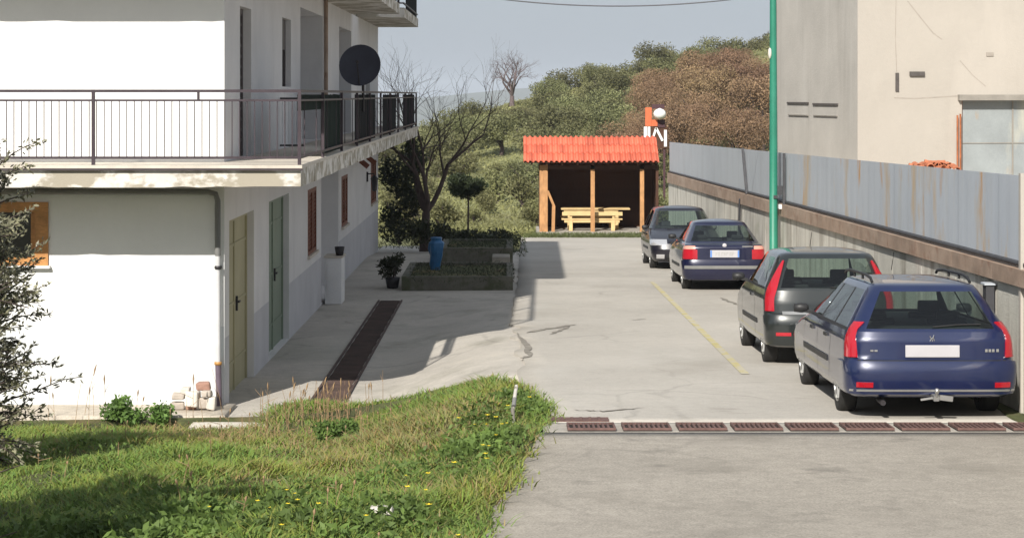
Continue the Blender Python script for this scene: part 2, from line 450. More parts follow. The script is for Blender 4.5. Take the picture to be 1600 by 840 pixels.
HILL_Y = [76, 82, 100, 115, 140, 180, 220, 240, 300, 420, 1200, 4200, 5200, 6200, 9000]
HILL_Z = [-2.75, -3.1, -3.9, -4.0, -2.9, -1.3, 1.0, 1.2, -8, -32, -45, -50, 8, 12, -50]
def Gn(X, Y):
    X = np.asarray(X, float); Y = np.asarray(Y, float)
    near = Hn(X, Y) - .25
    u = X / np.maximum(Y, 1)
    far = np.interp(Y, HILL_Y, HILL_Z)
    lat = np.interp(u, [-.2, -.06, -.045, -.02, 0, .04, .08, .125, .2, .4], [-9, -4.5, -2.6, -.8, .9, 2.2, 3.6, 6.5, 11, 14])
    k = sstep((Y - 105) / 115) * (1 - sstep((Y - 240) / 90))
    far = far + lat * k
    far = far + (np.sin(X * .21 + Y * .05) + np.sin(Y * .13 - X * .08)) * .35 * sstep((Y - 90) / 40)
    far = far + np.where(Y > 4000, 14 * np.sin(X / 310.) + 9 * np.sin(X / 130. + 1), 0)
    w = sstep((Y - 74) / 6)
    return near * (1 - w) + far * w
def G(x, y): return float(Gn(x, y))

# --- ground: one sheet to the horizon
ys = np.concatenate([np.arange(-40, 12, 4), np.arange(12, 76, 2), np.arange(76, 130, 3), np.arange(130, 260, 4), [270, 285, 300, 330, 370, 420, 520, 700, 1000, 1500, 2300, 3200, 4000], np.arange(4200, 9200, 250)])
us = np.concatenate([[-.9, -.7, -.55, -.45], np.arange(-.36, .37, .012), [.45, .55, .7, .9]])
UU, YY = np.meshgrid(us, ys)
XX = UU * (np.abs(YY) + 50)
ZZ = Gn(XX, YY)
V = np.stack([XX, YY, ZZ], -1).reshape(-1, 3)
nu = len(us)
def gridfaces(nr, nc):
    i, j = np.meshgrid(np.arange(nr - 1), np.arange(nc - 1), indexing='ij')
    a = (i * nc + j).ravel()
    return np.stack([a, a + 1, a + nc + 1, a + nc], -1)
def set_split_mats(me, mats, fn):
    for m in mats: me.materials.append(m)
    for p in me.polygons: p.material_index = fn(p.center)
gm = mesh_np('ground', V, gridfaces(len(ys), nu), True)
set_split_mats(gm, [MT['soil'], MT['hill'], MT['far']], lambda c: 0 if c.y < 70 else (1 if c.y < 420 else 2))
setp(link('ground', gm), kind='structure', label='sloping ground running out to the hillside and far ridge')

def sheet(name, polyL, polyR, y0, y1, off, m, skirt=.0, step=.4, kind='structure', ncol=16, label=None):
    """ground sheet between two edges X=polyL(Y), X=polyR(Y), draped on the terrain, with a turned-down edge"""
    yy = np.arange(y0, y1 + step * .5, step)
    rows = []
    for y in yy:
        a, b = polyL(y), polyR(y)
        xs = np.linspace(a, b, ncol)
        z = Hn(xs, np.full(ncol, y)) + off
        if skirt:
            xs = np.concatenate([[a], xs, [b]]); z = np.concatenate([[z[0] - skirt], z, [z[-1] - skirt]])
        rows.append(np.stack([xs, np.full(len(xs), y), z], -1))
    if skirt:
        for i, e in ((0, rows[0]), (1, rows[-1])):
            e = e.copy(); e[:, 2] -= skirt
            if i == 0: rows.insert(0, e)
            else: rows.append(e)
    A = np.array(rows)
    me = mesh_np(name, A.reshape(-1, 3), gridfaces(A.shape[0], A.shape[1]), False)
    me.materials.append(m)
    o = link(name, me)
    return setp(o, kind=kind, label=label)

def wob(seed, amp, *fr):
    rr = random.Random(seed); ph = [rr.uniform(0, 6.28) for _ in fr]
    return lambda y: amp * sum(math.sin(y * f + p) / (1 + i * .4) for i, (f, p) in enumerate(zip(fr, ph))) / len(fr)
w1, w2, w3 = wob(1, .30, 1.1, 2.9, 6.3), wob(2, .12, 2.2, 5.1, 11.), wob(3, .10, 3.1, 7.7, 13.)
def road_edge(y): return np.interp(y, [-10, 12, 13.9, 18.7, 20.5], [-.9, -.42, -.28, .12, .30]) + w3(y)
def lot_edge(y): return np.interp(y, [20, 22, 23, 26, 30, 34, 38, 44, 76], [.36, .32, .12, .12, .10, .0, .02, .12, .35]) + w2(y) * (1.6 if 24 < y < 34 else .4)
XWALL = 5.2
sheet('road', road_edge, lambda y: 9.0 if y < 19.0 else 5.3, -12, 19.44, .034, MT['road'], .12, .37, label='grey patched asphalt road in front of the drain grates')
sheet('drain_strip', lambda y: .30, lambda y: 5.25, 19.44, 20.16, .034, MT['strip'], .1, .071, ncol=40, label='pale concrete strip holding the drain grates')
sheet('car_park', lot_edge, lambda y: 5.25, 20.17, 75.4, .034, MT['car_park'], .13, .4, label='pale worn concrete car park')
sheet('pavement', lambda y: -3.9, lambda y: .45, 24.7, 62, .004, MT['pavement'], .04, .5, ncol=44, label='pale cracked concrete apron along the white house')
sheet('plinth', lambda y: -13, lambda y: -3.55, 25.25, 26.3, .05 , MT['plinth'], .2, .1, ncol=50, label='rough concrete ledge at the foot of the white house')

# yellow line, broken edges and cracks
def strip(name, pts, w, off, m, label, kind='structure'):
    V = []; n = len(pts)
    for i, (x, y) in enumerate(pts):
        a = pts[max(i - 1, 0)]; b = pts[min(i + 1, n - 1)]
        d = Vector((b[0] - a[0], b[1] - a[1])).normalized(); q = Vector((-d.y, d.x))
        ww = w(i / (n - 1)) if callable(w) else w
        for s in (-.5, .5):
            X, Y = x + q.x * ww * s, y + q.y * ww * s
            V.append((X, Y, H(X, Y) + off))
    me = mesh_np(name, V, [(2 * i, 2 * i + 1, 2 * i + 3, 2 * i + 2) for i in range(n - 1)])
    me.materials.append(m)
    return setp(link(name, me), kind=kind, label=label)
strip('parking_line', [(2.84 + .0125 * (y - 25), y) for y in np.arange(24.9, 45.6, .4)], .10, .040, MT['yellow'], 'worn yellow parking line painted on the car park')
def crackline(pts, w, label='thin dark crack in the car park concrete'):
    rr = random.Random(str(pts)); out = []
    for (x0, y0), (x1, y1) in zip(pts[:-1], pts[1:]):
        for k in range(8):
            t = k / 8; out.append((x0 + (x1 - x0) * t + rr.uniform(-.03, .03), y0 + (y1 - y0) * t + rr.uniform(-.05, .05)))
    out.append(pts[-1])
    ws = [rr.uniform(.4, 1.2) * w for _ in range(len(out))]
    strip('crack', out, lambda t: ws[int(t * (len(ws) - 1))] * min(1, 4 * t + .1, 4 * (1 - t) + .1), .041, MT['crackdark'], label)
def gp(px, py):
    Z = 8000.0 / (py - 263.0); return ((px - 800) / F * Z, Z)
crackline([gp(820, 520), gp(860, 513), gp(900, 507)], .14)
crackline([gp(860, 522), gp(890, 510)], .12)
crackline([gp(900, 640), gp(940, 642), gp(1010, 637)], .06)
crackline([gp(990, 500), gp(1010, 498)], .06)
crackline([gp(1125, 465), gp(1160, 478)], .10)
crackline([gp(815, 560), gp(826, 556), gp(822, 540), gp(808, 520)], .10)

# ------------------------------------------------------------------ drains
PITCH = 86.2 / F * 19.7
def make_grate():
    t = thing('drain_grate', 'x', 'drain grate', (0, 0, 0), 'drain grates across the car park entrance')
    w, d = .46, .45
    m = MB(); m.box(-w / 2, w / 2, -d / 2, d / 2, -.02, -.012); m.build('pit', MT['pit'], t)
    m = MB()
    m.box(-w / 2, -w / 2 + .02, -d / 2, d / 2, -.01, .012); m.box(w / 2 - .02, w / 2, -d / 2, d / 2, -.01, .012)
    m.box(-w / 2 + .02, w / 2 - .02, -d / 2, -d / 2 + .025, -.01, .011); m.box(-w / 2 + .02, w / 2 - .02, d / 2 - .025, d / 2, -.01, .011)
    m.build('frame', MT['grate'], t)
    bm = MB(); bm.box(-.011, .011, -d / 2 + .026, d / 2 - .026, -.008, .010)
    me = bm.mesh('bar', mats=[MT['grate']])
    for k in range(8):
        b = link('bar', me, t); b.location = (-w / 2 + .02 + (k + 1) * (w - .04) / 9, 0, 0)
    return t
g0 = make_grate()
ordn = ['first', 'second', 'third', 'fourth', 'fifth', 'sixth', 'seventh', 'eighth', 'ninth']
for i in range(9):
    o = g0 if i == 0 else copy_tree(g0)
    x = .53 + .23 + i * PITCH; y = 19.72
    o.location = (x, y, H(x, y) + .056); o.rotation_euler = (math.atan(-.036), 0, 0)
    o['label'] = f'rusty square drain grate, {ordn[i]} from the grass verge in the row'
m = MB(); m.box(.38, .95, 20.22, 20.50, -.70, -.682)
t = thing('drain_cover', 'long rusty plate drain cover set behind the first grate near the grass', 'drain cover', (.66, 20.36, -.70))
zc = H(.66, 20.36) + .046
m = MB(); m.box(.36, .96, 20.24, 20.46, zc - .03, zc + .004); m.build('plate', MT['grate'], t)
m = MB()
for k in range(6): m.box(.40 + k * .09, .43 + k * .09, 20.27, 20.43, zc + .005, zc + .012)
m.build('ribs', MT['grate'], t)

# brown drain channel beside the house
t = thing('drain_channel', 'long rusty brown grated drain channel along the apron beside the house', 'drain channel', (-2.4, 25, -1.5))
m = MB()
for y in np.arange(24.4, 40.4, 1.0):
    z0, z1 = H(-2.4, y) + .006, H(-2.4, y + 1) + .006
    for s in (-1, 1): m.beam((-2.4 + s * .225, y, z0), (-2.4 + s * .225, y + 1, z1), .03, .05)
m.build('frame', MT['brown_grate'], t)
for k, y in enumerate(np.arange(24.4, 40.4, 1.0)):
    mm = MB(); z = (H(-2.4, y) + H(-2.4, y + 1)) / 2
    mm.box(-2.605, -2.195, y + .01, y + .99, z - .03, z + .004)
    for s in range(8): mm.box(-2.59, -2.21, y + .06 + s * .12, y + .11 + s * .12, z + .005, z + .02)
    mm.build('grate', MT['brown_grate'], t)

# ------------------------------------------------------------------ house
XW, YF, YB = -3.68, 26.2, 56.3
ZB, SLAB0, SLAB1, FLOOR = -2.0, 1.367, 1.60, 1.64
UP0, UP1 = 4.35, 4.58
house = thing('house', 'white two storey house with wrap around balconies and peeling slab edge', 'house', (XW, YF, -1.5))

def wall_holes(mb, axis, const, u0, u1, v0, v1, holes, mi=0, dado=None):
    us_ = sorted(set([u0, u1] + [h[0] for h in holes] + [h[1] for h in holes]))
    vs_ = sorted(set([v0, v1] + [h[2] for h in holes] + [h[3] for h in holes] + ([dado] if dado else [])))
    pt = (lambda u, v, d=0: (const - d, u, v)) if axis == 'x' else (lambda u, v, d=0: (u, const + d, v))
    for a, b in zip(us_[:-1], us_[1:]):
        for c, d in zip(vs_[:-1], vs_[1:]):
            mu, mv = (a + b) / 2, (c + d) / 2
            if any(h[0] < mu < h[1] and h[2] < mv < h[3] for h in holes): continue
            mb.add([pt(a, c), pt(b, c), pt(b, d), pt(a, d)], [(0, 1, 2, 3)], 1 if (dado and mv < dado) else mi)
    for (a, b, c, d, dep) in holes:
        for (p, q) in (((a, c), (b, c)), ((b, c), (b, d)), ((b, d), (a, d)), ((a, d), (a, c))):
            mb.add([pt(*p), pt(*q), pt(*q, dep), pt(*p, dep)], [(0, 1, 2, 3)], mi)
    return mb

# openings of the shaded side wall: (Y0, Y1, z0, z1, depth)
D1 = (26.65, 29.2, -1.52, .86, .12); D2 = (31.0, 33.8, -1.52, .88, .12)
S1 = (36.9, 38.5, -.41, .78, .045); PORCH = (39.5, 43.4, -1.52, .95, .5); S2 = (44.2, 45.8, -.36, .73, .045); S3 = (53.4, 55.4, -.36, .75, .045)
UD = (27.7, 28.9, FLOOR, 3.70, .14); UW = (32.8, 34.1, 2.63, 3.74, .14); LOG = (35.6, 39.85, FLOOR, 4.02, 1.2); UD2 = (43.6, 46.9, FLOOR, 3.95, .3); UD3 = (51.5, 53.0, FLOOR, 3.7, .2)
WIN = (-8.2, -5.94, .32, 1.11, .10)
mb = MB()
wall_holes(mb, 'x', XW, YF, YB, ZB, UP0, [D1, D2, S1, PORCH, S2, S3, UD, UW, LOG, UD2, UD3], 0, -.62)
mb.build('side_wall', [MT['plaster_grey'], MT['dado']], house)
mb = MB()
wall_holes(mb, 'y', YF, -17, XW, ZB, UP0, [WIN], 0, -.46)
mb.build('front_wall', [MT['plaster'], MT['plaster_low']], house)
mb = MB()
mb.add([(-17, YF, ZB), (-17, YB, ZB), (-17, YB, UP0), (-17, YF, UP0)], [(0, 1, 2, 3)])
mb.add([(-17, YB, ZB), (XW, YB, ZB), (XW, YB, UP0), (-17, YB, UP0)], [(0, 1, 2, 3)])
mb.box(-17, XW - .02, 35, YB - .02, UP1 + .01, 7.4)
mb.build('rear_wall', [MT['plaster']], house)
m = MB(); m.box(-17.4, -2.85, 34.6, 57.0, 7.41, 7.65); m.build('roof', MT['slab'], house)
# balcony slabs (edges slightly broken)
def slab(x0, x1, y0, y1, z0, z1, name='balcony_slab', inner=True):
    m = MB(); rr = random.Random(int(y0 * 7 + z0 * 31))
    # front strip and side strip as one L-shaped slab with a wavering lower edge on the front
    xs = np.arange(x0, x1 + .01, .22); xs[-1] = x1
    for a, b in zip(xs[:-1], xs[1:]):
        pass
    n = len(xs); dz = [rr.choice([0, 0, 0, 0, .006, .014]) for _ in xs]
    vs = []
    for i, x in enumerate(xs):
        vs += [(x, y0, z0 + dz[i]), (x, y0, z1), (x, YF + .1, z0), (x, YF + .1, z1)]
    fs = []
    for i in range(n - 1):
        a, b = 4 * i, 4 * i + 4
        fs += [(a, b, b + 1, a + 1), (a + 1, b + 1, b + 3, a + 3), (a, a + 2, b + 2, b)]
    m.add(vs, fs)
    m.add([(x1, y0, z0 + dz[-1]), (x1, y0, z1), (x1, YF + .1, z0), (x1, YF + .1, z1)], [(0, 1, 3, 2)])
    ysd = list(np.arange(YF + .1, y1, .5)) + [y1]
    for a, b in zip(ysd[:-1], ysd[1:]):
        w = rr.choice([0, 0, .01, .02])
        m.add([(x1 - w, a, z0), (x1 - w, b, z0), (x1, b, z1), (x1, a, z1), (XW - .05, a, z0), (XW - .05, b, z0), (XW - .05, b, z1), (XW - .05, a, z1)],
              [(0, 1, 2, 3), (3, 2, 6, 7), (0, 4, 5, 1), (1, 5, 6, 2), (0, 3, 7, 4)])
    return m.build(name, MT['slab'], house)
XS = -2.58
slab(-17, XS, 25.0, 56.3, SLAB0, SLAB1)
slab(-17, XS, 25.0, 47.0, UP0, UP1)
m = MB(); m.box(XW - .05, XS, 49.0, 56.3, UP0 , UP1); m.build('balcony_slab', MT['slab'], house)
m = MB()
m.box(-17, XS + .02, 24.97, YF - .01, SLAB1 + .002, FLOOR); m.box(XW + .01, XS + .02, YF - .008, 56.3, SLAB1 + .002, FLOOR)
m.build('floor_edging', MT['coping'], house)
m = MB(); m.beam((-17, 24.96, SLAB1 - .012), (XS + .03, 24.96, SLAB1 - .012), .016, .022); m.build('drip_strip', MT['rail'], house)
m = MB(); m.box(-17, XW - .06, YF + .12, YB - .1, SLAB0 + .02, SLAB1 - .02); m.box(-17, XW - .06, YF + .12, YB - .1, UP0 + .02, UP1 - .02); m.build('floor', MT['slab'], house)

# loggia / porch interiors
def lining(hole, m_, name='recess_lining'):
    a, b, c, d, dep = hole
    m = MB(); x = XW - dep
    m.add([(x, a, c), (x, b, c), (x, b, d), (x, a, d)], [(0, 1, 2, 3)]); return m.build(name, m_, house)
lining(LOG, MT['plaster_grey']); lining(PORCH, MT['plaster_grey'])
def leaf_door(hole, m_, handle=True, name='door', panels=2, inset=.0, ribs=0):
    a, b, c, d, dep = hole; x = XW - dep + inset
    mm = MB(); mm.box(x - .04, x, a, b, c, d)
    fr = .07
    mm.box(x, x + .025, a, a + fr, c, d); mm.box(x, x + .025, b - fr, b, c, d); mm.box(x, x + .025, a + fr, b - fr, d - fr, d)
    for k in range(1, panels):
        y = a + (b - a) * k / panels; mm.box(x, x + .02, y - .03, y + .03, c, d - fr)
    for k in range(ribs):
        z = c + (d - c) * (k + .5) / ribs; mm.box(x, x + .012, a + fr, b - fr, z - .02, z + .02)
    o = mm.build(name, m_, house)
    if handle:
        h = MB(); y = a + (b - a) * .5 + .09
        h.box(x + .021, x + .05, y - .02, y + .02, -.45, -.25); h.beam((x + .06, y, -.33), (x + .06, y + .13, -.33), .025, .025)
        h.build('handle', MT['metal_dark'], o)
    return o
leaf_door(D1, MT['door_olive'], True, ribs=3); leaf_door(D2, MT['door_green'], True, ribs=3)
leaf_door(UD, MT['door_dark'], False, name='balcony_door', ribs=14)
leaf_door(UD2, MT['door_grey'], False, name='balcony_door', ribs=10); leaf_door(UD3, MT['door_dark'], False, name='balcony_door', ribs=8)
leaf_door((40.2, 41.6, -1.52, .7, .5), MT['door_grey'], False, inset=.045, ribs=0)
def shutter_win(hole, m_, slats):
    a, b, c, d, dep = hole; x = XW - dep
    mm = MB(); mm.box(x - .05, x, a, b, c, d)
    o = mm.build('window', MT['dark_glass'], house)
    f = MB()
    for (y0, y1, z0, z1) in ((a, a + .07, c, d), (b - .07, b, c, d), (a + .07, b - .07, c, c + .07), (a + .07, b - .07, d - .07, d), ((a + b) / 2 - .04, (a + b) / 2 + .04, c + .07, d - .07)):
        f.box(x + .001, x + .05, y0, y1, z0, z1)
    f.build('frame', m_, o)
    s = MB()
    for k in range(slats):
        z = c + .08 + (d - c - .16) * (k + .5) / slats
        s.beam((x + .02, a + .07, z), (x + .02, b - .07, z), .012, (d - c) / slats * .95, up=(.3, 0, 1))
    s.build('shutter', m_, o)
    q = MB(); q.box(XW - .02, XW + .05, a - .05, b + .05, c - .05, c); q.build('sill', MT['coping'], o)
for S_ in (S1, S2, S3): shutter_win(S_, MT['shutter_red'], 14)
a, b, c, d, dep = UW
mm = MB(); mm.box(XW - dep - .05, XW - dep, a, b, c, d); ow = mm.build('window', MT['dark_glass'], house)
mm = MB(); mm.box(XW - dep + .001, XW - dep + .05, a, a + .08, c, d); mm.box(XW - dep + .001, XW - dep + .05, b - .08, b, c, d); mm.box(XW - dep + .001, XW - dep + .05, a + .08, b - .08, d - .5, d); mm.build('frame', MT['door_dark'], ow)
# front window with orange timber frame
a, b, c, d, dep = WIN
mm = MB(); mm.box(a, b, YF + dep, YF + dep + .04, c, d); ow = mm.build('window', MT['dark_glass'], house)
mm = MB()
fw = .16
mm.box(a - .03, a + fw, YF - .03, YF + dep - .001, c, d + .02); mm.box(b - fw, b + .01, YF - .03, YF + dep - .001, c, d + .02)
mm.box(a + fw, b - fw, YF - .028, YF + dep - .002, c, c + fw * .62); mm.box(a + fw, b - fw, YF - .028, YF + dep - .002, d - fw * .7, d + .02)
mm.box(b - fw - .06, b - fw - .001, YF + .02, YF + dep - .003, c + .11, d - .12)
mm.box(b - 1.2, b - 1.1, YF - .01, YF + dep - .004, c + .11, d - .12)
mm.build('frame', MT['wood'], ow)
mm = MB(); mm.box(a - .08, b + .04, YF - .08, YF + .05, c - .035, c - .002); mm.build('sill', MT['white_paint'], ow)

# railings
def railing(zf, name='railing'):
    r = bpy.data.objects.new(name, None); COL.objects.link(r); r.parent = house; ORG[r.name] = ORG[house.name]
    return r
YR, XR = 25.05, XS - .02
def rail_front(zf, individual):
    r = railing(zf)
    zt, z2, zb = zf + .905, zf + .79, zf + .09
    for z, w in ((zt, .035), (z2, .025), (zb, .03)):
        m = MB(); m.beam((-13, YR, z), (XR, YR, z), w, w); m.build('rail', MT['rail'], r)
    posts = [-11.5, -8.35, -5.12, XR]
    for x in posts:
        m = MB(); m.box(x - .02, x + .02, YR - .021, YR + .021, zf - .08, zt + .01); m.build('post', MT['rail'], r)
    m = MB(); m.box(P(310, 0, YR).x - .015, P(310, 0, YR).x + .015, YR - .014, YR + .014, z2, zt); m.build('post', MT['rail'], r)
    xs = [x for x in np.arange(-12.9, XR - .05, .0920) if min(abs(x - p) for p in posts) > .04]
    bm = MB(); bm.box(-.0055, .0055, -.0055, .0055, zb, z2)
    if individual:
        me = bm.mesh('baluster', mats=[MT['rail']])
        for x in xs:
            o = link('baluster', me, r); o.location = Vector((x, YR, 0)) - ORG[r.name]
    else:
        m = MB()
        for x in xs: m.box(x - .006, x + .006, YR - .006, YR + .006, zb, z2)
        setp(m.build('balusters', MT['rail'], r), kind='stuff')
    return r
def rail_side(zf, y1, panels, first, r):
    zt, z2, zb = zf + .905, zf + .79, zf + .09
    for z, w in ((zt, .035), (z2, .025), (zb, .03)):
        m = MB(); m.beam((XR, YR + .03, z), (XR, y1, z), w, w); m.build('rail', MT['rail'], r)
    py = list(np.arange(YR + 3.1, y1, 3.1)) + [y1]
    for y in py:
        m = MB(); m.box(XR - .02, XR + .02, y - .02, y + .02, zf - .02, zt + .01); m.build('post', MT['rail'], r)
    m = MB()
    for y in np.arange(YR + .6, y1 - .05, 1.55): m.box(XR - .006, XR + .006, y - .006, y + .006, zb, z2)
    setp(m.build('balusters', MT['rail'], r), kind='stuff')
    for i, (a, b) in enumerate(panels):
        m = MB(); rr = random.Random(i)
        yy = np.linspace(a, b, 14)
        vs = []
        for y in yy:
            q = XR - .03 - .012 * rr.random()
            vs += [(q, y, zf + .03), (q, y, zf + .86 + rr.uniform(-.01, .01)), (q - .012, y, zf + .03), (q - .012, y, zf + .86)]
        fs = []
        for k in range(13):
            p_, n_ = 4 * k, 4 * k + 4
            fs += [(p_, n_, n_ + 1, p_ + 1), (p_ + 2, p_ + 3, n_ + 3, n_ + 2), (p_ + 1, n_ + 1, n_ + 3, p_ + 3)]
        m.add(vs, fs)
        m.build('privacy_screen', MT['green_screen'] if (i == 0 and first) else MT['screen'], r)
    return r
r0 = rail_front(FLOOR, True)
rail_side(FLOOR, 55.6, [(28.4, 31.4), (34.4, 39.4), (42.0, 46.4), (49.7, 55.4)], True, r0)
m = MB(); m.box(XR - .045, XR - .03, 25.2, 28.39, FLOOR + .66, FLOOR + .86); m.build('screen_band', MT['green_screen'], r0)
r1 = rail_front(UP1 + .02, False)
rail_side(UP1 + .02, 47.0, [(31.5, 46.8)], False, r1)
r2 = railing(UP1)
m = MB()
for z in (UP1 + .92, UP1 + .11): m.beam((XR, 49.1, z), (XR, 56.2, z), .035, .035); m.beam((XW, 49.05, z), (XR, 49.05, z), .035, .035)
m.build('rail', MT['rail'], r2)
m = MB(); m.box(XR - .03, XR - .015, 50.6, 56.2, UP1 + .03, UP1 + .95); m.build('privacy_screen', MT['screen'], r2)
# drainpipe
pr = bpy.data.objects.new('drainpipe', None); COL.objects.link(pr); pr.parent = house; ORG[pr.name] = ORG[house.name]
xp, yp = P(340, 0, 26.1).x, YF - .09
m = MB(); m.tube([(-13, yp, 1.285), (xp - .12, yp, 1.262), (xp - .03, yp, 1.235), (xp, yp, 1.15), (xp, yp, .45)], .038, 10); m.build('pipe', MT['pipe_grey'], pr)  # coloured dark down to the edge of the balcony's shadow
m = MB(); m.tube([(xp, yp, .449), (xp + .005, yp, -.93)], .033, 10); m.build('pipe', MT['pipe_white'], pr)
m = MB(); m.tube([(xp + .005, yp, -.931), (xp + .02, yp, -1.46)], .038, 10); m.build('pipe', MT['pipe_purple'], pr)
for z, mt in ((-.92, MT['brass']), (.3, MT['metal_dark'])):
    m = MB(); m.lathe([(.036, -.022), (.048, -.018), (.048, .018), (.036, .022)], (xp + .005, yp, z), n=12); m.box(xp - .01, xp + .02, yp + .05, YF + .01, z - .02, z + .02)
    m.build('clamp', mt, pr)
xq = XW + .05
m = MB(); m.tube([(xq, 39.98, UP0), (xq, 39.98, FLOOR)], .04, 8); m.build('downpipe', MT['beam'], house)
# meter box / low pillar on the porch
t = thing('cabinet', 'white box cabinet standing on the apron by the porch of the house', 'cabinet', (-3.5, 39.8, -1.55))
m = MB(); m.box(XW + .05, -3.30, 39.7, 40.4, -1.56, -.66); m.build('body', MT['white_paint'], t, bevel=.012)
m = MB(); m.box(XW + .03, -3.28, 39.68, 40.42, -.66, -.63); m.build('top', MT['coping'], t)
m = MB(); m.box(XW + .10, -3.35, 39.688, 39.70, -1.45, -.75); m.build('door', MT['white_paint'], t)
t = thing('flower_pot', 'dark flower pot on top of the white cabinet', 'plant pot', (-3.34, 39.9, -.63))
m = MB(); m.lathe([(.001, 0), (.07, 0), (.10, .17), (.085, .17), (.08, .14), (.001, .14)], (-3.36, 39.9, -.628), n=12); m.build('pot', MT['metal_dark'], t)
# wall lantern
t = thing('wall_lantern', 'black lantern hanging on the side wall by the far shutter', 'lantern', (XW, 51.8, .1))
m = MB(); m.beam((XW, 51.8, .5), (XW + .2, 51.8, .5), .03, .03); m.beam((XW + .02, 51.8, .3), (XW + .02, 51.8, .55), .05, .03); m.build('bracket', MT['metal_dark'], t)
m = MB(); m.lathe([(.01, .48), (.10, .38), (.10, .36), (.085, .36), (.06, .08), (.02, .05)], (XW + .2, 51.8, 0), n=6, smooth=False); m.build('lamp', MT['metal_dark'], t)
t = thing('awning_box', 'dark rolled awning box under the balcony by the far windows', 'awning', (XW, 49.5, .9))
m = MB(); m.tube([(XW + .12, 48.2, 1.05), (XW + .12, 50.6, 1.05)], .1, 10); m.build('roll', MT['metal_dark'], t)
for y in (48.15, 50.65): m = MB(); m.beam((XW, y, 1.05), (XW + .3, y, .8), .04, .12); m.build('bracket', MT['shutter_red'], t)
# satellite dish
dc = P(563, 103, 35.3)
t = thing('satellite_dish', 'large dark satellite dish clamped above the balcony railing', 'satellite dish', (XR, 35.6, 2.5))
nd = Vector((-.12, -1.0, .22)).normalized()
q = nd.to_track_quat('Z', 'Y').to_matrix()
m = MB(); prof = [(r_, .33 * r_ * r_) for r_ in (0.002, .08, .16, .24, .31, .355)]
back = [(.365, .048), (.355, .030)] + [(r_, .33 * r_ * r_ - .012) for r_ in (.31, .2, .1, .002)]
tmp = MB(); tmp.lathe(prof + back, n=36)
m.add([dc + q @ Vector(v) for v in tmp.v], tmp.f, 0, True); m.build('reflector', MT['dish'], t, sharp=40)
m = MB(); tip = dc + q @ Vector((0, 0, .33)); foot = dc + q @ Vector((0, -.34, .03))
m.tube([foot, tip], .012, 6); m.build('feed_arm', MT['metal_dark'], t)
m = MB(); m.tube([tip - nd * .02 + Vector((0, 0, .0)), tip - nd * .0 + nd * -.08], .028, 8); m.build('feed_horn', MT['metal_dark'], t)
m = MB(); m.tube([dc - nd * .05, (XR + .01, 35.62, 2.85), (XR + .01, 35.62, 2.2)], .024, 8); m.build('mast', MT['metal_dark'], t)
# drying rack on balcony
t = thing('drying_rack', 'white clothes drying rack on the balcony by the small window', 'drying rack', (-3.5, 32.3, FLOOR))
m = MB()
for k in range(7): m.tube([(-3.62 + k * .05, 32.3, FLOOR + .08), (-3.62 + k * .05, 32.3, FLOOR + .78)], .009, 6)
m.build('bars', MT['white_paint'], t)
m = MB()
for z in (.06, .80): m.beam((-3.66, 32.3, FLOOR + z), (-3.28, 32.3, FLOOR + z), .03, .03)
m.build('frame', MT['metal_dark'], t)

# ------------------------------------------------------------------ right side: retaining wall, fence
def wt(y): return EYE - (1.953 + .0203 * (y - 20.9))      # beam bottom
def bt(y): return EYE - (1.777 + .0173 * (y - 20.9))      # beam top
def pt_(y): return EYE - (.83 + .0157 * (y - 20.9))       # sheet top
wall = thing('retaining_wall', 'stained concrete retaining wall beside the parked cars', 'wall', (XWALL, 20, -.8))
ysw = np.arange(12, 69.5, 2.0)
m = MB()
for a, b in zip(ysw[:-1], ysw[1:]):
    m.add([(XWALL, a + .01, -3.6), (XWALL, b - .006, -3.6), (XWALL, b - .006, wt(b)), (XWALL, a + .01, wt(a)),
           (XWALL + .3, a + .01, -3.6), (XWALL + .3, b - .006, -3.6), (XWALL + .3, b - .006, wt(b)), (XWALL + .3, a + .01, wt(a))],
          [(0, 1, 2, 3), (4, 7, 6, 5), (3, 2, 6, 7), (0, 3, 7, 4), (1, 5, 6, 2)])
m.build('wall_face', MT['concrete_wall'], wall)
fence = thing('fence', 'grey steel sheet fence with rust streaks on top of the retaining wall', 'fence', (XWALL, 20.9, .6))
for a, b in zip(ysw[:-1], ysw[1:]):
    m = MB(); m.add([(XWALL - .05, a, wt(a)), (XWALL - .05, b - .004, wt(b)), (XWALL - .05, b - .004, bt(b)), (XWALL - .05, a, bt(a)),
           (XWALL + .12, a, wt(a)), (XWALL + .12, b - .004, wt(b)), (XWALL + .12, b - .004, bt(b)), (XWALL + .12, a, bt(a))],
          [(0, 1, 2, 3), (4, 7, 6, 5), (3, 2, 6, 7), (0, 4, 5, 1), (0, 3, 7, 4), (1, 5, 6, 2)])
    m.build('beam', MT['beam'], fence)
    # folded sheet panel
    mm = MB(); n = 20; vs = []
    for k in range(n + 1):
        y = a + .003 + (b - a - .006) * k / n
        x = XWALL + .03 + (.0018 if k % 5 in (1, 2) else 0)
        vs += [(x, y, bt(y) + .06), (x, y, pt_(y)), (x + .006, y, bt(y) + .06), (x + .006, y, pt_(y))]
    fs = []
    for k in range(n):
        p_, q_ = 4 * k, 4 * k + 4
        fs += [(p_, q_, q_ + 1, p_ + 1), (p_ + 2, p_ + 3, q_ + 3, q_ + 2), (p_ + 1, q_ + 1, q_ + 3, p_ + 3)]
    mm.add(vs, fs); mm.build('panel', MT['sheet'] if a < 40 else MT['sheet_clean'], fence)
m = MB(); m.tube([(XWALL + .02, y, bt(y) + .045) for y in (12, 40, 68)], .03, 6); m.build('bottom_rail', MT['dark_tube'], fence)  # dark tube painting in the shadow of the gap under the panels
for y in (39.0, 45.2):
    m = MB(); m.beam((XWALL - .02, y, bt(y)), (XWALL - .02 , y + (.8 if y > 40 else 0), pt_(y)), .05, .05); m.build('post', MT['dark_tube'], fence)
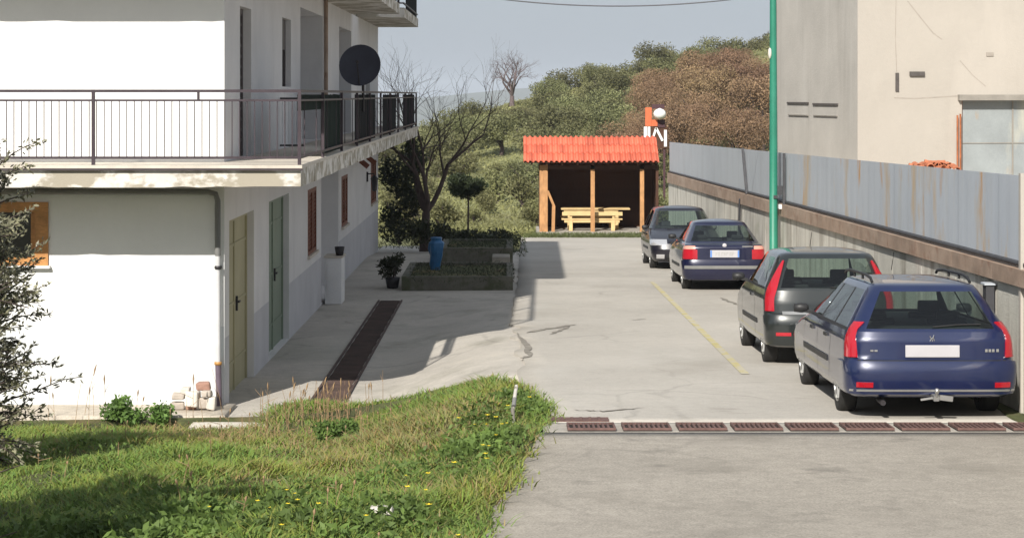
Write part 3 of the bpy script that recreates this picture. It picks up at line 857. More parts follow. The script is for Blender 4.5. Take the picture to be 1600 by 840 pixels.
m = MB(); m.box(XWALL - .03, XWALL + .06, 20.82, 20.90, -.9, 1.70); m.build('post', MT['bld_cream'], fence)
m = MB(); m.tube([(XWALL - .06, 46.2, wt(46.2) + .12), (XWALL - .05, 46.6, -1.2)], .03, 6); m.build('drain_stub', MT['dark_tube'], wall)
t = thing('steel_post', 'short grey steel post standing against the wall by the blue estate car', 'post', (5.12, 22.6, -.8))
p_ = P(1552, 0, 22.0)
m = MB(); m.box(5.08, 5.17, 21.95, 22.10, -.79, .56 - .1); m.build('shaft', MT['dark_tube'], t)
m = MB(); m.box(5.06, 5.19, 21.93, 22.12, .461, .48); m.build('cap', MT['sheet'], t)
# raised yard behind
A = []
for y in np.arange(12, 75, 3.0):
    for x in (XWALL + .32, 12, 60): A.append((x, y, wt(y) - .05))
me = mesh_np('yard', A, gridfaces(21, 3)); me.materials.append(MT['plinth']); setp(link('yard', me), kind='structure', label='raised concrete yard behind the fence')
# verge at the wall foot
sheet('verge', lambda y: 5.02 + .04 * math.sin(y * 3), lambda y: 5.19, 18, 30, .05, MT['soil'], .06, .4, ncol=4, label='narrow weedy verge at the foot of the wall')

# green pole
pole = thing('utility_pole', 'tall green steel pole in front of the sheet fence', 'pole', (5.03, 39.4, H(5.03, 39.4)))
zg = H(5.03, 39.4)
m = MB(); m.tube([(5.03, 39.4, zg), (5.035, 39.4, zg + .02), (5.03, 39.4, zg + 3), (5.02, 39.4, 6.3)], [.105, .085, .078, .055], 14); m.build('shaft', MT['green_pole'], pole)
m = MB(); m.lathe([(.16, 0), (.16, .03), (.10, .05)], (5.03, 39.4, zg + .03), n=14); m.build('base_plate', MT['green_pole'], pole)
zb_ = P(0, 300, 39.4).z
m = MB(); m.box(5.06, 5.20, 39.36, 39.46, zb_ - .05, zb_ + .12); m.box(5.02, 5.09, 39.3, 39.5, zb_ - .12, zb_ - .06); m.build('bracket', MT['dark_tube'], pole)
z2_ = P(0, 323, 39.3).z
m = MB(); m.box(5.1, 5.36, 39.1, 39.28, z2_ - .03, z2_ + .05); m.build('junction_box', MT['white_paint'], pole)
z3_ = P(0, 83, 39.4).z
m = MB(); m.lathe([(.005, .10), (.028, .07), (.036, .01), (.032, -.05), (.015, -.10), (.005, -.11)], (4.955, 39.36, z3_), n=10); m.build('insulator', MT['stone_pale'], pole)
# overhead cable
m = MB()
pts = [P(x, 10 - .000327 * (x - 965) ** 2, 39.6) for x in np.linspace(588, 1208, 28)]
m.tube(pts, .013, 5)
setp(m.build('overhead_cable', MT['cable']), 'thin black overhead cable sagging across the sky', 'cable')

# ------------------------------------------------------------------ right building
PH = math.radians(9)
C0 = Vector((P(1340, 0, 46).x, 46.0))
tl = Vector((-math.sin(PH), math.cos(PH)))     # along left face, going away
tr = Vector((math.cos(PH), math.sin(PH)))      # along front face, going right
bld = thing('warehouse', 'tall cement rendered warehouse behind the sheet fence', 'building', (C0.x, C0.y, -.2))
def bq(p0, p1, z0, z1): return [(p0.x, p0.y, z0), (p1.x, p1.y, z0), (p1.x, p1.y, z1), (p0.x, p0.y, z1)]
LEN_L, LEN_R, ZT, ZLO = 6.9, 16.0, 9.0, -1.5
m = MB(); m.add(bq(C0, C0 + tl * LEN_L, ZLO, ZT), [(0, 1, 2, 3)]); m.build('side_wall', MT['bld_grey'], bld)
# front with door opening
dA = None
def front_u(px):
    k = (px - 800) / F
    return (k * C0.y - C0.x) / (tr.x - k * tr.y)
def fz(py, px):
    u = front_u(px); return EYE - (py - HORIZON) / F * (C0.y + tr.y * u)
ud = front_u(1503); zd = fz(157, 1520)
m = MB()
def FP(u, z, out=0):
    q = C0 + tr * u + Vector((math.sin(PH), -math.cos(PH))) * out
    return (q.x, q.y, z)
UD_END = ud + 3.4
m.add([FP(0, ZLO), FP(ud, ZLO), FP(ud, ZT), FP(0, ZT)], [(0, 1, 2, 3)])
m.add([FP(ud, zd), FP(UD_END, zd), FP(UD_END, ZT), FP(ud, ZT)], [(0, 1, 2, 3)])
m.add([FP(UD_END, ZLO), FP(LEN_R, ZLO), FP(LEN_R, ZT), FP(UD_END, ZT)], [(0, 1, 2, 3)])
m.add([FP(ud, ZLO), FP(ud, ZLO, -.2), FP(ud, zd, -.2), FP(ud, zd)], [(0, 1, 2, 3)])
m.add([FP(ud, zd), FP(ud, zd, -.2), FP(UD_END, zd, -.2), FP(UD_END, zd)], [(0, 1, 2, 3)])
m.build('front_wall', MT['bld_cream'], bld)
bk0, bk1 = C0 + tl * LEN_L, C0 + tl * LEN_L + tr * LEN_R
m = MB(); m.add(bq(bk0, bk1, ZLO, ZT), [(0, 1, 2, 3)]); m.add(bq(bk1, C0 + tr * LEN_R, ZLO, ZT), [(0, 1, 2, 3)]); m.build('rear_wall', MT['bld_grey'], bld)
m = MB(); q = [C0, C0 + tr * LEN_R, bk1, bk0]; m.add([(p.x, p.y, ZT) for p in q] + [(p.x, p.y, ZT + .25) for p in q], [(0, 1, 2, 3), (4, 7, 6, 5), (0, 4, 5, 1), (1, 5, 6, 2), (2, 6, 7, 3), (3, 7, 4, 0)]); m.build('roof', MT['lintel'], bld)
def fbox(u0, u1, z0, z1, o0, o1, name, mt, par):
    m = MB(); vs = [FP(u, z, o) for o in (o0, o1) for z in (z0, z1) for u in (u0, u1)]
    m.add(vs, [(0, 1, 3, 2), (4, 6, 7, 5), (0, 4, 5, 1), (2, 3, 7, 6), (0, 2, 6, 4), (1, 5, 7, 3)]); return m.build(name, mt, par)
dd = fbox(ud + .002, UD_END, ZLO, zd - .005, -.18, -.14, 'door', MT['steel_door'], bld)
fbox(ud + .002, UD_END, zd - .98, zd - .96, -.139, -.125, 'seam', MT['lintel'], dd)
fbox(ud + 1.25, ud + 1.28, ZLO, zd - .01, -.139, -.12, 'seam', MT['lintel'], dd)
fbox(ud + .004, ud + .05, ZLO, zd - .006, -.139, -.10, 'frame', MT['rust'], dd)
fbox(ud - .10, UD_END + .1, zd - .0, zd + .13, -.05, .12, 'lintel', MT['lintel'], bld)
fbox(front_u(1399), front_u(1404), fz(143, 1400), fz(114, 1400), .002, .03, 'slot', MT['groove'], bld)
fbox(front_u(1421), front_u(1444), fz(119, 1430), fz(112, 1430), .002, .05, 'slot', MT['groove'], bld)
fbox(front_u(1541), front_u(1552), fz(88, 1545), fz(82, 1545), .002, .02, 'slot', MT['crackmat'], bld)
def fcrack(pix, w):
    m = MB()
    for (a, b) in zip(pix[:-1], pix[1:]):
        ua, za, ub, zb = front_u(a[0]), fz(a[1], a[0]), front_u(b[0]), fz(b[1], b[0])
        dx, dz = ub - ua, zb - za; L_ = math.hypot(dx, dz); nx, nz = -dz / L_ * w / 2, dx / L_ * w / 2
        m.add([FP(ua + nx, za + nz, .003), FP(ub + nx, zb + nz, .003), FP(ub - nx, zb - nz, .003), FP(ua - nx, za - nz, .003)], [(0, 1, 2, 3)])
    m.build('crack', MT['crackmat'], bld)
fcrack([(1397, 153), (1430, 154), (1465, 152), (1497, 150)], .025)
fcrack([(1400, 0), (1399, 60), (1401, 113)], .02)
fcrack([(1418, 2), (1440, 30), (1458, 52), (1472, 62)], .025)
fcrack([(1500, 95), (1520, 118), (1540, 135)], .02)
# vent grooves on the side wall (two pairs)
def lface(px):
    k = (px - 800) / F; return (k * C0.y - C0.x) / (tl.x - k * tl.y)
for (x0, x1, y) in ((1231, 1264, 161), (1271, 1310, 163), (1233, 1264, 180), (1272, 1309, 181)):
    s0, s1 = lface(x0), lface(x1); m = MB()
    for s in (0,):
        a, b = C0 + tl * s0, C0 + tl * s1; z = EYE - (y - HORIZON) / F * ((a.y + b.y) / 2)
        h_ = .022 if y < 170 else .012
        nrm = Vector((-math.cos(PH), -math.sin(PH)))
        vs = [(p.x + nrm.x * o, p.y + nrm.y * o, zz) for o in (.002, .03) for zz in (z - h_, z + h_) for p in (a, b)]
        m.add(vs, [(0, 1, 3, 2), (4, 6, 7, 5), (0, 4, 5, 1), (2, 3, 7, 6), (0, 2, 6, 4), (1, 5, 7, 3)])
    m.build('vent_slot', MT['groove'] if y < 170 else MT['lintel'], bld)
# rusty twin pipe by the door
t = thing('rusty_pipe', 'rusty thin pipe standing beside the weathered steel door', 'pipe', FP(front_u(1496), -.3, .1))
m = MB()
for px in (1494, 1498.5): m.tube([FP(front_u(px), -.5, .08), FP(front_u(px), fz(180 if px < 1496 else 178, px), .08)], .022, 6)
m.build('pipe', MT['rust'], t)
# heap of old roof tiles on the yard, showing above the fence
rr = random.Random(5)
tmb = MB()
n = 7
for k in range(n + 1):
    a = PI * k / n
    for y in (-.2, .2):
        for r_ in (.085, .07): tmb.v.append((r_ * math.cos(a), y, r_ * math.sin(a)))
for k in range(n):
    p_, q_ = 4 * k, 4 * k + 4
    for f in ((p_, q_, q_ + 2, p_ + 2), (p_ + 1, p_ + 3, q_ + 3, q_ + 1), (p_, p_ + 1, q_ + 1, q_), (p_ + 2, q_ + 2, q_ + 3, p_ + 3)):
        tmb.f.append(list(f)); tmb.m.append(0); tmb.sm.append(False)
tile_me = tmb.mesh('tile', mats=[MT['terracotta']])
heap = thing('tile_heap', 'heap of old terracotta roof tiles showing above the fence', 'roof tiles', P(1455, 300, 44))
hz = P(1455, 262, 43.5)
m = MB(); m.box(hz.x - .62, hz.x + .55, 42.9, 44.1, .0, hz.z - .08); m.build('pallet', MT['rust'], heap)
for k in range(34):
    o = link('tile', tile_me, heap)
    q = rr.gauss(0, .26)
    top = max(0, .16 * (1 - (abs(q) / .62) ** 2))
    o.location = Vector((hz.x + max(-.58, min(.52, q)), 43.2 + rr.uniform(-.2, .5), hz.z - .08 + rr.uniform(0, top))) - ORG[heap.name]
    o.rotation_euler = (rr.uniform(-.3, .3), rr.uniform(-.5, .5), rr.uniform(0, 3.1)); s = rr.uniform(.7, 1.0); o.scale = (s, s, s)

# ------------------------------------------------------------------ cars
class Shape:
    def __init__(s, rear, front, half, n=4.2, dr=.42, df=.5):
        s.rz, s.ry = zip(*rear); s.fz, s.fy = zip(*front); s.hz, s.hw = zip(*half)
        s.n, s.dr, s.df = n, dr, df; s.cache = {}
    def ring(s, z):
        k = round(z, 4)
        if k in s.cache: return s.cache[k]
        yr, yf, w = np.interp(z, s.rz, s.ry), np.interp(z, s.fz, s.fy), np.interp(z, s.hz, s.hw)
        a = np.linspace(0, PI / 2, 60); e = 2 / s.n
        x1 = w * np.sin(a) ** e; y1 = yr + s.dr * (1 - np.cos(a) ** e)
        ys_ = np.linspace(yr + s.dr, yf - s.df, 40)[1:-1]
        x2 = np.full(len(ys_), w)
        # slight plan taper of the flanks
        t = (ys_ - ys_[0]) / (ys_[-1] - ys_[0]); x2 = x2 * (1 + .012 * np.sin(t * PI))
        b = np.linspace(PI / 2, 0, 60)
        x3 = w * np.sin(b) ** e; y3 = yf - s.df * (1 - np.cos(b) ** e)
        pts = np.stack([np.concatenate([x1, x2, x3]), np.concatenate([y1, ys_, y3])], -1)
        L = np.concatenate([[0], np.cumsum(np.hypot(*np.diff(pts, axis=0).T))])
        s.cache[k] = (pts, L, w); return s.cache[k]
    def total(s, z): return s.ring(z)[1][-1]
    def s_rear(s, z, x):
        pts, L, w = s.ring(z); return float(np.interp(x, pts[:60, 0], L[:60]))
    def s_side(s, z, y):
        pts, L, w = s.ring(z)
        i0 = 30; return float(np.interp(y, pts[i0:-30, 1], L[i0:-30]))
    def s_front(s, z, x):
        pts, L, w = s.ring(z); return float(np.interp(x, pts[-60:, 0][::-1], L[-60:][::-1]))
    def pt(s, z, q):
        pts, L, w = s.ring(z); sg = -1 if q < 0 else 1; q = abs(q)
        return Vector((sg * float(np.interp(q, L, pts[:, 0])), float(np.interp(q, L, pts[:, 1])), z))
    def nrm(s, z, q):
        e = .004
        a = s.pt(z, q + e) - s.pt(z, q - e); b = s.pt(z + e, q) - s.pt(z - e, q)
        n = a.cross(b); n.normalize(); return n

def patch(S, zs, f0, f1, n, off, name, mt, parent, skirt=.015):
    """raised piece of the body surface between ring positions f0(z), f1(z)"""
    g = []
    for z in zs:
        a, b = f0(z), f1(z)
        g.append([(S.pt(z, a + (b - a) * k / n), S.nrm(z, a + (b - a) * k / n)) for k in range(n + 1)])
    nr, nc = len(zs), n + 1
    out = [[p + nn * off for p, nn in row] for row in g]
    inn = [[p - nn * skirt for p, nn in row] for row in g]
    vs = [v for r in out for v in r] + [v for r in inn for v in r]; o = nr * nc
    m = MB()
    m.add(vs, [], 0)
    for i in range(nr - 1):
        for j in range(nc - 1):
            a = i * nc + j; m.f.append([a, a + 1, a + nc + 1, a + nc]); m.m.append(0); m.sm.append(True)
    for i in range(nr - 1):
        for j in (0, nc - 1):
            a = i * nc + j; m.f.append([a, a + nc, o + a + nc, o + a]); m.m.append(0); m.sm.append(False)
    for j in range(nc - 1):
        for i in (0, nr - 1):
            a = i * nc + j; m.f.append([a, a + 1, o + a + 1, o + a]); m.m.append(0); m.sm.append(False)
    return link(name, m.mesh(name, mats=[mt], sharp=50), parent)

def make_wheel(root, x, y, r, sgn, rimmat, spokes=6):
    wd = .185
    w = bpy.data.objects.new('wheel', None); COL.objects.link(w); w.parent = root; w.location = (x, y, r); ORG[w.name] = Vector((0, 0, 0))
    m = MB(); h = wd / 2
    m.lathe([(r * .62, -h * .9), (r * .80, -h), (r * .95, -h * .9), (r, -h * .6), (r, h * .6), (r * .95, h * .9), (r * .80, h), (r * .62, h * .9)], axis='x', n=28); m.build('tyre', MT['tyre'], w)
    m = MB()
    m.lathe([(r * .63, -h * .85), (r * .63, h * .95), (r * .57, h * .97), (r * .55, h * .4), (r * .22, h * .35), (r * .16, h * .75), (.001, h * .78)] if sgn > 0 else
            [(r * .63, h * .85), (r * .63, -h * .95), (r * .57, -h * .97), (r * .55, -h * .4), (r * .22, -h * .35), (r * .16, -h * .75), (.001, -h * .78)], axis='x', n=28)
    for k in range(spokes):
        a = 2 * PI * k / spokes
        m.beam((sgn * h * .72, math.cos(a) * r * .12, math.sin(a) * r * .12), (sgn * h * .78, math.cos(a) * r * .58, math.sin(a) * r * .58), .045, .05, up=(1, 0, 0))
    m.build('rim', rimmat, w, sharp=40)
    return w

def make_car(spec):
    S = Shape(spec['rear'], spec['front'], spec['half'], spec.get('n', 4.2), spec.get('dr', .42), spec.get('df', .55))
    root = thing(spec['name'], spec['label'], 'car', (0, 0, 0), 'cars parked along the retaining wall')
    pm = spec['paint']; belt, zt = spec['belt'], spec['wtop']
    # ---- lower body
    zr = sorted(set([spec['zlow'], spec['zlow'] + .04] + [z for z, _ in spec['rear'] if spec['zlow'] < z < belt] + [z for z, _ in spec['front'] if spec['zlow'] < z < belt] + list(np.arange(spec['zlow'] + .1, belt, .055)) + [belt]))
    NS = 56
    m = MB(); rings = []
    for z in zr:
        T = S.total(z)
        if z == spec['zlow']:
            rw = [S.pt(z, T * k / NS) for k in range(NS + 1)]; rw = [Vector((p.x * .97, p.y, p.z)) for p in rw]
        else: rw = [S.pt(z, T * k / NS) for k in range(NS + 1)]
        lf = [Vector((-p.x, p.y, p.z)) for p in rw[1:-1]][::-1]
        rings.append(rw + lf)
    nr = len(rings[0])
    vs = [v for r in rings for v in r]; fs = []
    for i in range(len(rings) - 1):
        for k in range(nr):
            fs.append((i * nr + k, i * nr + (k + 1) % nr, (i + 1) * nr + (k + 1) % nr, (i + 1) * nr + k))
    m.add(vs, fs, 0, True)
    def cap(base, mi, flip):
        for k in range(NS):
            a, b = base + k, base + k + 1
            c, d = base + (nr - k - 1) % nr, base + (nr - k) % nr
            if k == 0: f = [a, b, c]
            elif k == NS - 1: f = [a, b, d]
            else: f = [a, b, c, d]
            m.f.append(f[::-1] if flip else f); m.m.append(mi); m.sm.append(False)
    cap(0, 1, True); cap((len(rings) - 1) * nr, 1, False)
    body = link('body', m.mesh('body', mats=[pm, MT['interior']]), root)
    # wheel arches cut with a boolean
    wy = spec['wheels']; R = spec['wr']
    cm = MB()
    for y in wy:
        for sg in (-1, 1):
            x0 = sg * (spec['W'] / 2 - .30); x1 = sg * (spec['W'] / 2 + .2)
            n = 32; b = len(cm.v)
            for x in (x0, x1):
                for k in range(n):
                    a = 2 * PI * k / n; cm.v.append((x, y + (R + .055) * math.cos(a), R + .01 + (R + .055) * math.sin(a)))
            for k in range(n):
                f = [b + k, b + (k + 1) % n, b + n + (k + 1) % n, b + n + k]; cm.f.append(f if sg < 0 else f[::-1]); cm.m.append(0); cm.sm.append(False)
            f = [b + k for k in range(n)]; cm.f.append(f[::-1] if sg < 0 else f); cm.m.append(0); cm.sm.append(False)
            f = [b + n + k for k in range(n)]; cm.f.append(f if sg < 0 else f[::-1]); cm.m.append(0); cm.sm.append(False)
    cut = bpy.data.objects.new('cutter', cm.mesh('cutter', mats=[MT['black']])); COL.objects.link(cut)
    md = body.modifiers.new('b', 'BOOLEAN'); md.operation = 'DIFFERENCE'; md.solver = 'EXACT'; md.object = cut
    dg = bpy.context.evaluated_depsgraph_get()
    nm = bpy.data.meshes.new_from_object(body.evaluated_get(dg))
    body.modifiers.clear(); body.data = nm; bpy.data.objects.remove(cut)
    nm.set_sharp_from_angle(angle=math.radians(38))
    # ---- greenhouse with window openings
    cols = []     # (kind, s function)
    rwx = spec['rear_win']; fwx = spec['front_win']
    def lerp_z(b, t): return lambda z: b + (t - b) * (z - belt) / (zt - belt)
    def add(fn, tag): cols.append((fn, tag))
    nrw = 5
    for k in range(nrw + 1): add((lambda k: lambda z: S.s_rear(z, rwx * S.ring(z)[2] * k / nrw))(k), 'rw')
    sw = spec['side_wins']
    def yfun(pair): 
        f = lerp_z(*pair); return lambda z: S.s_side(z, f(z))
    e0 = cols[-1][0]; s0 = yfun(sw[0][0])
    for k in (1, 2, 3): add((lambda k: lambda z: e0(z) + (s0(z) - e0(z)) * k / 4)(k), 'pil')
    tags = []
    seq = [yfun(sw[0][0])]
    for wi, (a, b) in enumerate(sw):
        fa, fb = yfun(a), yfun(b)
        for k in range(4): add((lambda k, fa, fb: lambda z: fa(z) + (fb(z) - fa(z)) * k / 3)(k, fa, fb), 'sw%d' % wi)
    el = cols[-1][0]; f0 = lambda z: S.s_front(z, fwx * S.ring(z)[2])
    for k in (1, 2): add((lambda k: lambda z: el(z) + (f0(z) - el(z)) * k / 3)(k), 'pil')
    for k in range(nrw + 1): add((lambda k: lambda z: S.s_front(z, fwx * S.ring(z)[2] * (1 - k / nrw)))(k), 'fw')
    wb = belt + .03
    zr = [belt, wb] + [wb + (zt - wb) * k / 4 for k in (1, 2, 3, 4)] + [zt + .035]
    nc = len(cols); G_ = [[S.pt(z, cols[j][0](z)) for j in range(nc)] for z in zr]
    # roof rings
    last = G_[-1]; ymid = (last[0].y + last[-1].y) / 2; cr = spec['crown']
    for f in (.97, .90, .78, .6, .4, .2, .0):
        G_.append([Vector((p.x * f, ymid + (p.y - ymid) * (.25 + .75 * f) if f > 0.01 else ymid + (p.y - ymid) * .25, last[0].z + cr * math.sqrt(max(0, 1 - f * f)) * (1 - .18 * ((p.y - ymid) / (last[-1].y - ymid)) ** 2))) for p in last])
    m = MB(); nrr = len(G_)
    vs = []
    for sg in (1, -1):
        for r_ in G_: vs += [(p.x * sg, p.y, p.z) for p in r_]
    m.add(vs, [])
    panes = {}
    for i in range(nrr - 1):
        for j in range(nc - 1):
            t0, t1 = cols[j][1], cols[j + 1][1]
            is_w = (t0 == t1 and t0 != 'pil' and 1 <= i <= 4)
            for h in (0, 1):
                o = h * nrr * nc; a = o + i * nc + j
                f = [a, a + 1, a + nc + 1, a + nc]
                if h: f = f[::-1]
                if is_w:
                    key = t0 if t0 in ('rw', 'fw') else t0 + ('L' if h else 'R')
                    panes.setdefault(key, []).append(f)
                else:
                    m.f.append(f); m.m.append(1 if (t0.startswith('sw') or t1.startswith('sw')) and i == 0 or (spec.get('dark_pillars') and 1 <= i <= 4 and j > nrw + 3) else 0); m.sm.append(True)
    me = m.mesh('roof', mats=[pm, MT['black']], sharp=42)
    link('cabin', me, root)
    for key, fl in panes.items():
        mm = MB(); used = sorted(set(i for f in fl for i in f)); ix = {v: i for i, v in enumerate(used)}
        mm.add([m.v[i] for i in used], [[ix[i] for i in f] for f in fl], 0, True)
        nm_ = {'rw': 'rear_window', 'fw': 'windscreen'}.get(key, 'side_window')
        link(nm_, mm.mesh(nm_, mats=[MT['glass_car']]), root)
    # seats
    for (sx, sy) in ((-.36, spec['seat_f']), (.36, spec['seat_f']), (-.38, spec['seat_r']), (.38, spec['seat_r'])):
        mm = MB(); mm.beam((sx, sy - .05, belt - .02), (sx, sy - .09, belt + .05), .42, .10, up=(0, 1, 0)); mm.beam((sx, sy - .10, belt + .06), (sx, sy - .13, belt + (.19 if sy == spec['seat_f'] else .13)), .23, .08, up=(0, 1, 0))
        mm.build('seat', MT['interior'], root, bevel=.02)
    mm = MB(); mm.lathe([(.16, -.012), (.18, 0), (.16, .012)], (-.36 , spec['seat_f'] + .62, belt + .05), axis='y', n=18); mm.build('steering_wheel', MT['black'], root)
    # wheels
    for y in wy:
        for sg in (-1, 1): make_wheel(root, sg * (spec['W'] / 2 - .115), y, R, sg, MT['rim'])
    # mirrors, handles
    for sg in (-1, 1):
        y = spec['mirror']; w_ = float(np.interp(belt, S.hz, S.hw))
        mm = MB(); b = Vector((sg * (w_ + .11), y, belt + .06))
        tmp = MB(); tmp.lathe([(.002, -.08), (.045, -.075), (.055, 0), (.05, .06), (.03, .08), (.002, .085)], axis='x', n=12)
        mm.add([b + Vector((v[0] * 1.05, v[1] * .75, v[2])) for v in tmp.v], tmp.f, 0, True); mm.beam((sg * (w_ - .02), y, belt + .01), (sg * (w_ + .07), y, belt + .03), .05, .04)
        mm.build('mirror', MT['black'], root)
        for hy in spec['handles']:
            zz = belt - .12; sv = S.s_side(zz, hy)
            patch(S, [zz - .018, zz, zz + .018], lambda z, sv=sv: sg * (sv - .09), lambda z, sv=sv: sg * (sv + .09), 3, .02, 'door_handle', MT['black'] if spec.get('black_handles', 1) else pm, root)
        # side rubbing strip and sill
        zz = spec.get('strip', .52)
        a, b = wy[0] + R + .12, wy[1] - R - .12
        patch(S, [zz - .03, zz + .03], lambda z: sg * S.s_side(z, a), lambda z: sg * S.s_side(z, b), 12, .010, 'side_moulding', MT['black'], root, .01)
    # door seams
    mm = MB()
    for sg in (-1, 1):
        for (yb, yt) in spec['seams']:
            zs_ = np.linspace(spec['zlow'] + .1, belt, 8)
            L_ = [S.s_side(z, yb + (yt - yb) * (z - zs_[0]) / (belt - zs_[0])) for z in zs_]
            v = []
            for z, sv in zip(zs_, L_):
                for d in (-.005, .005): v.append(S.pt(z, sg * (sv + d)) + S.nrm(z, sg * sv) * (.0015 if True else 0))
            mm.add(v, [(2 * i, 2 * i + 1, 2 * i + 3, 2 * i + 2) for i in range(7)])
    for (z, xm) in spec.get('rear_seams', []):
        v = []
        for k in range(13):
            x = xm * (-1 + k / 6); q = S.s_rear(z, abs(x)) * (1 if x >= 0 else -1)
            for d in (-.006, .006): v.append(S.pt(z + d, q) + S.nrm(z, q) * .002)
        mm.add(v, [(2 * i, 2 * i + 1, 2 * i + 3, 2 * i + 2) for i in range(12)])
    mm.build('panel_gap', MT['black'], root)
    return root, S

def central(S, z0, z1, xb, off, name, mt, root, nz=4, n=10, skirt=.012, xt=None, front=False):
    zs_ = np.linspace(z0, z1, nz)
    sf = S.s_front if front else S.s_rear
    def w_(z): return xb + ((xt if xt is not None else xb) - xb) * (z - z0) / (z1 - z0)
    if not front: return patch(S, zs_, lambda z: -sf(z, w_(z)), lambda z: sf(z, w_(z)), n, off, name, mt, root, skirt)
    # front spans: mirror through total length
    g = MB(); rows = []
    for z in zs_:
        T = S.total(z); r = []
        for k in range(n + 1):
            x = w_(z) * (-1 + 2 * k / n); q = sf(z, abs(x)) * (1 if x >= 0 else -1)
            p = S.pt(z, q); nn = S.nrm(z, q if abs(abs(q) - T) > .01 else (T - .01) * (1 if x >= 0 else -1)); r.append(p + nn * off)
        rows.append(r)
    vs = [v for r in rows for v in r] + [v + Vector((0, -.03, 0)) for r in rows for v in r]; nc = n + 1; o = nc * nz
    fs = [(i * nc + j, i * nc + j + 1, (i + 1) * nc + j + 1, (i + 1) * nc + j) for i in range(nz - 1) for j in range(n)]
    for j in range(n):
        for i in (0, nz - 1): a = i * nc + j; fs.append((a, a + 1, o + a + 1, o + a))
    g.add(vs, fs, 0, False)
    return link(name, g.mesh(name, mats=[mt]), root)
def lamp(S, z0, z1, x_in, y_out, off, name, mt, root, nz=6, n=6, taper=0, both=True, skirt=.02):
    zs_ = np.linspace(z0, z1, nz)
    for sg in ((-1, 1) if both else (1,)):
        patch(S, zs_, lambda z: sg * S.s_rear(z, x_in(z) if callable(x_in) else x_in), lambda z: sg * S.s_side(z, (y_out(z) if callable(y_out) else y_out)), n, off, name, mt, root, skirt)
def plate_box(S, zc, root, x=0., w=.52, h=.115, blue=True, ink=True, front=False, yoff=.012):
    q = S.pt(zc, S.s_rear(zc, 0)) if not front else S.pt(zc, S.total(zc))
    y = q.y - yoff if not front else q.y + yoff
    d = -1 if not front else 1
    m = MB(); m.box(-w / 2, w / 2, min(y, y - d * .012), max(y, y - d * .012), zc - h / 2, zc + h / 2); o = m.build('number_plate', MT['plate'], root, bevel=.004)
    if blue:
        m = MB()
        for sx in (-1, 1): m.box(min(sx * w / 2 * .88, sx * w / 2 * .99), max(sx * w / 2 * .88, sx * w / 2 * .99), min(y + d * .001, y + d * .003), max(y + d * .001, y + d * .003), zc - h * .46, zc + h * .46)
        m.build('band', MT['plate_blue'], o)
    if ink:
        m = MB(); xs_ = [-.17, -.12, -.05, .0, .05, .12, .17]
        for k, x0 in enumerate(xs_):
            a, b = sorted((y + d * .001, y + d * .003))
            m.box(x0 - .018, x0 - .006, a, b, zc - .035, zc + .035); m.box(x0 + .006, x0 + .016, a, b, zc - (.035 if k % 2 else 0), zc + .035); m.box(x0 - .006, x0 + .006, a, b, zc + (.022 if k % 3 else -.006), zc + (.035 if k % 3 else .006))
        m.build('lettering', MT['plate_ink'], o)
    return o

# --- blue estate
blue = paint('blue_metallic', (.003, .010, .054), .35, .32)
c1 = dict(name='estate_car', label='dark blue estate car with roof rails, nearest of the parked cars', paint=blue, W=1.69, zlow=.24, belt=.885, wtop=1.275, crown=.085, wr=.295,
    rear=[(.2, .16), (.28, .04), (.42, .0), (.56, .005), (.60, .05), (.62, .07), (.80, .085), (.885, .12), (1.28, .36), (1.32, .42)],
    front=[(.2, 4.22), (.40, 4.34), (.58, 4.30), (.68, 4.16), (.78, 3.7), (.86, 3.28), (.885, 3.16), (1.28, 2.36), (1.32, 2.26)],
    half=[(.2, .79), (.34, .835), (.60, .845), (.80, .835), (.885, .81), (1.28, .565), (1.32, .54)],
    rear_win=.81, front_win=.86, side_wins=[((.44, .66), (1.10, 1.12)), ((1.18, 1.20), (2.02, 1.86)), ((2.10, 1.94), (2.98, 2.30))],
    wheels=(.93, 3.51), handles=(1.45, 2.45), seams=[(1.30, 1.12), (2.08, 2.06), (3.14, 3.05)], mirror=2.82, seat_f=2.15, seat_r=1.25, n=5.0, dr=.34, rear_seams=[(.605, .74)], dark_pillars=True)
car1, S1_ = make_car(c1)
def bumper(S, root, z0, z1, y_out, mt, off=.028, nz=7, front=False):
    zs_ = np.linspace(z0, z1, nz)
    return patch(S, zs_, lambda z: -S.s_side(z, y_out), lambda z: S.s_side(z, y_out), 36, off, 'bumper', mt, root, .02)
bumper(S1_, car1, .285, .585, .56, blue)
central(S1_, .315, .335, .80, .034, 'bumper_strip', MT['rim'], car1, 2, 16)
lamp(S1_, .635, .975, lambda z: .735 + .02 * (z - .63) / .34 - .11 * max(0, (z - .88) / .1), lambda z: .26 + .10 * (z - .63) , .012, 'tail_lamp', MT['lamp_red'], car1)
for sg in (-1, 1):
    patch(S1_, np.linspace(.355, .405, 3), lambda z: sg * S1_.s_rear(z, .60), lambda z: sg * S1_.s_rear(z, .75), 3, .036, 'reflector', MT['lamp_red'], car1)
plate_box(S1_, .70, car1, w=.54, h=.12, blue=False, ink=False, yoff=.02)
m = MB(); y_ = S1_.pt(.83, 0).y
for pth in ([(-.02, .795), (-.008, .82), (.012, .835), (.02, .86)], [(-.008, .82), (-.02, .85)], [(.012, .835), (.024, .80)], [(.0, .825), (.004, .795)]):
    m.tube([(x, y_ - .012, z) for x, z in pth], .006, 5)
m.build('emblem', MT['chrome'], car1)
m = MB()
for k, x0 in enumerate((.54, .575, .61, .655)):
    zz = .705; q = S1_.pt(zz, S1_.s_rear(zz, x0))
    m.box(x0 - .012, x0 + .012, q.y - .012, q.y - .004, zz - .014, zz + .014)
for x0 in (-.6, -.56): q = S1_.pt(.705, S1_.s_rear(.705, -x0)); m.box(x0 - .015, x0 + .015, q.y - .012, q.y - .004, .695, .712)
m.build('badge', MT['rim'], car1)
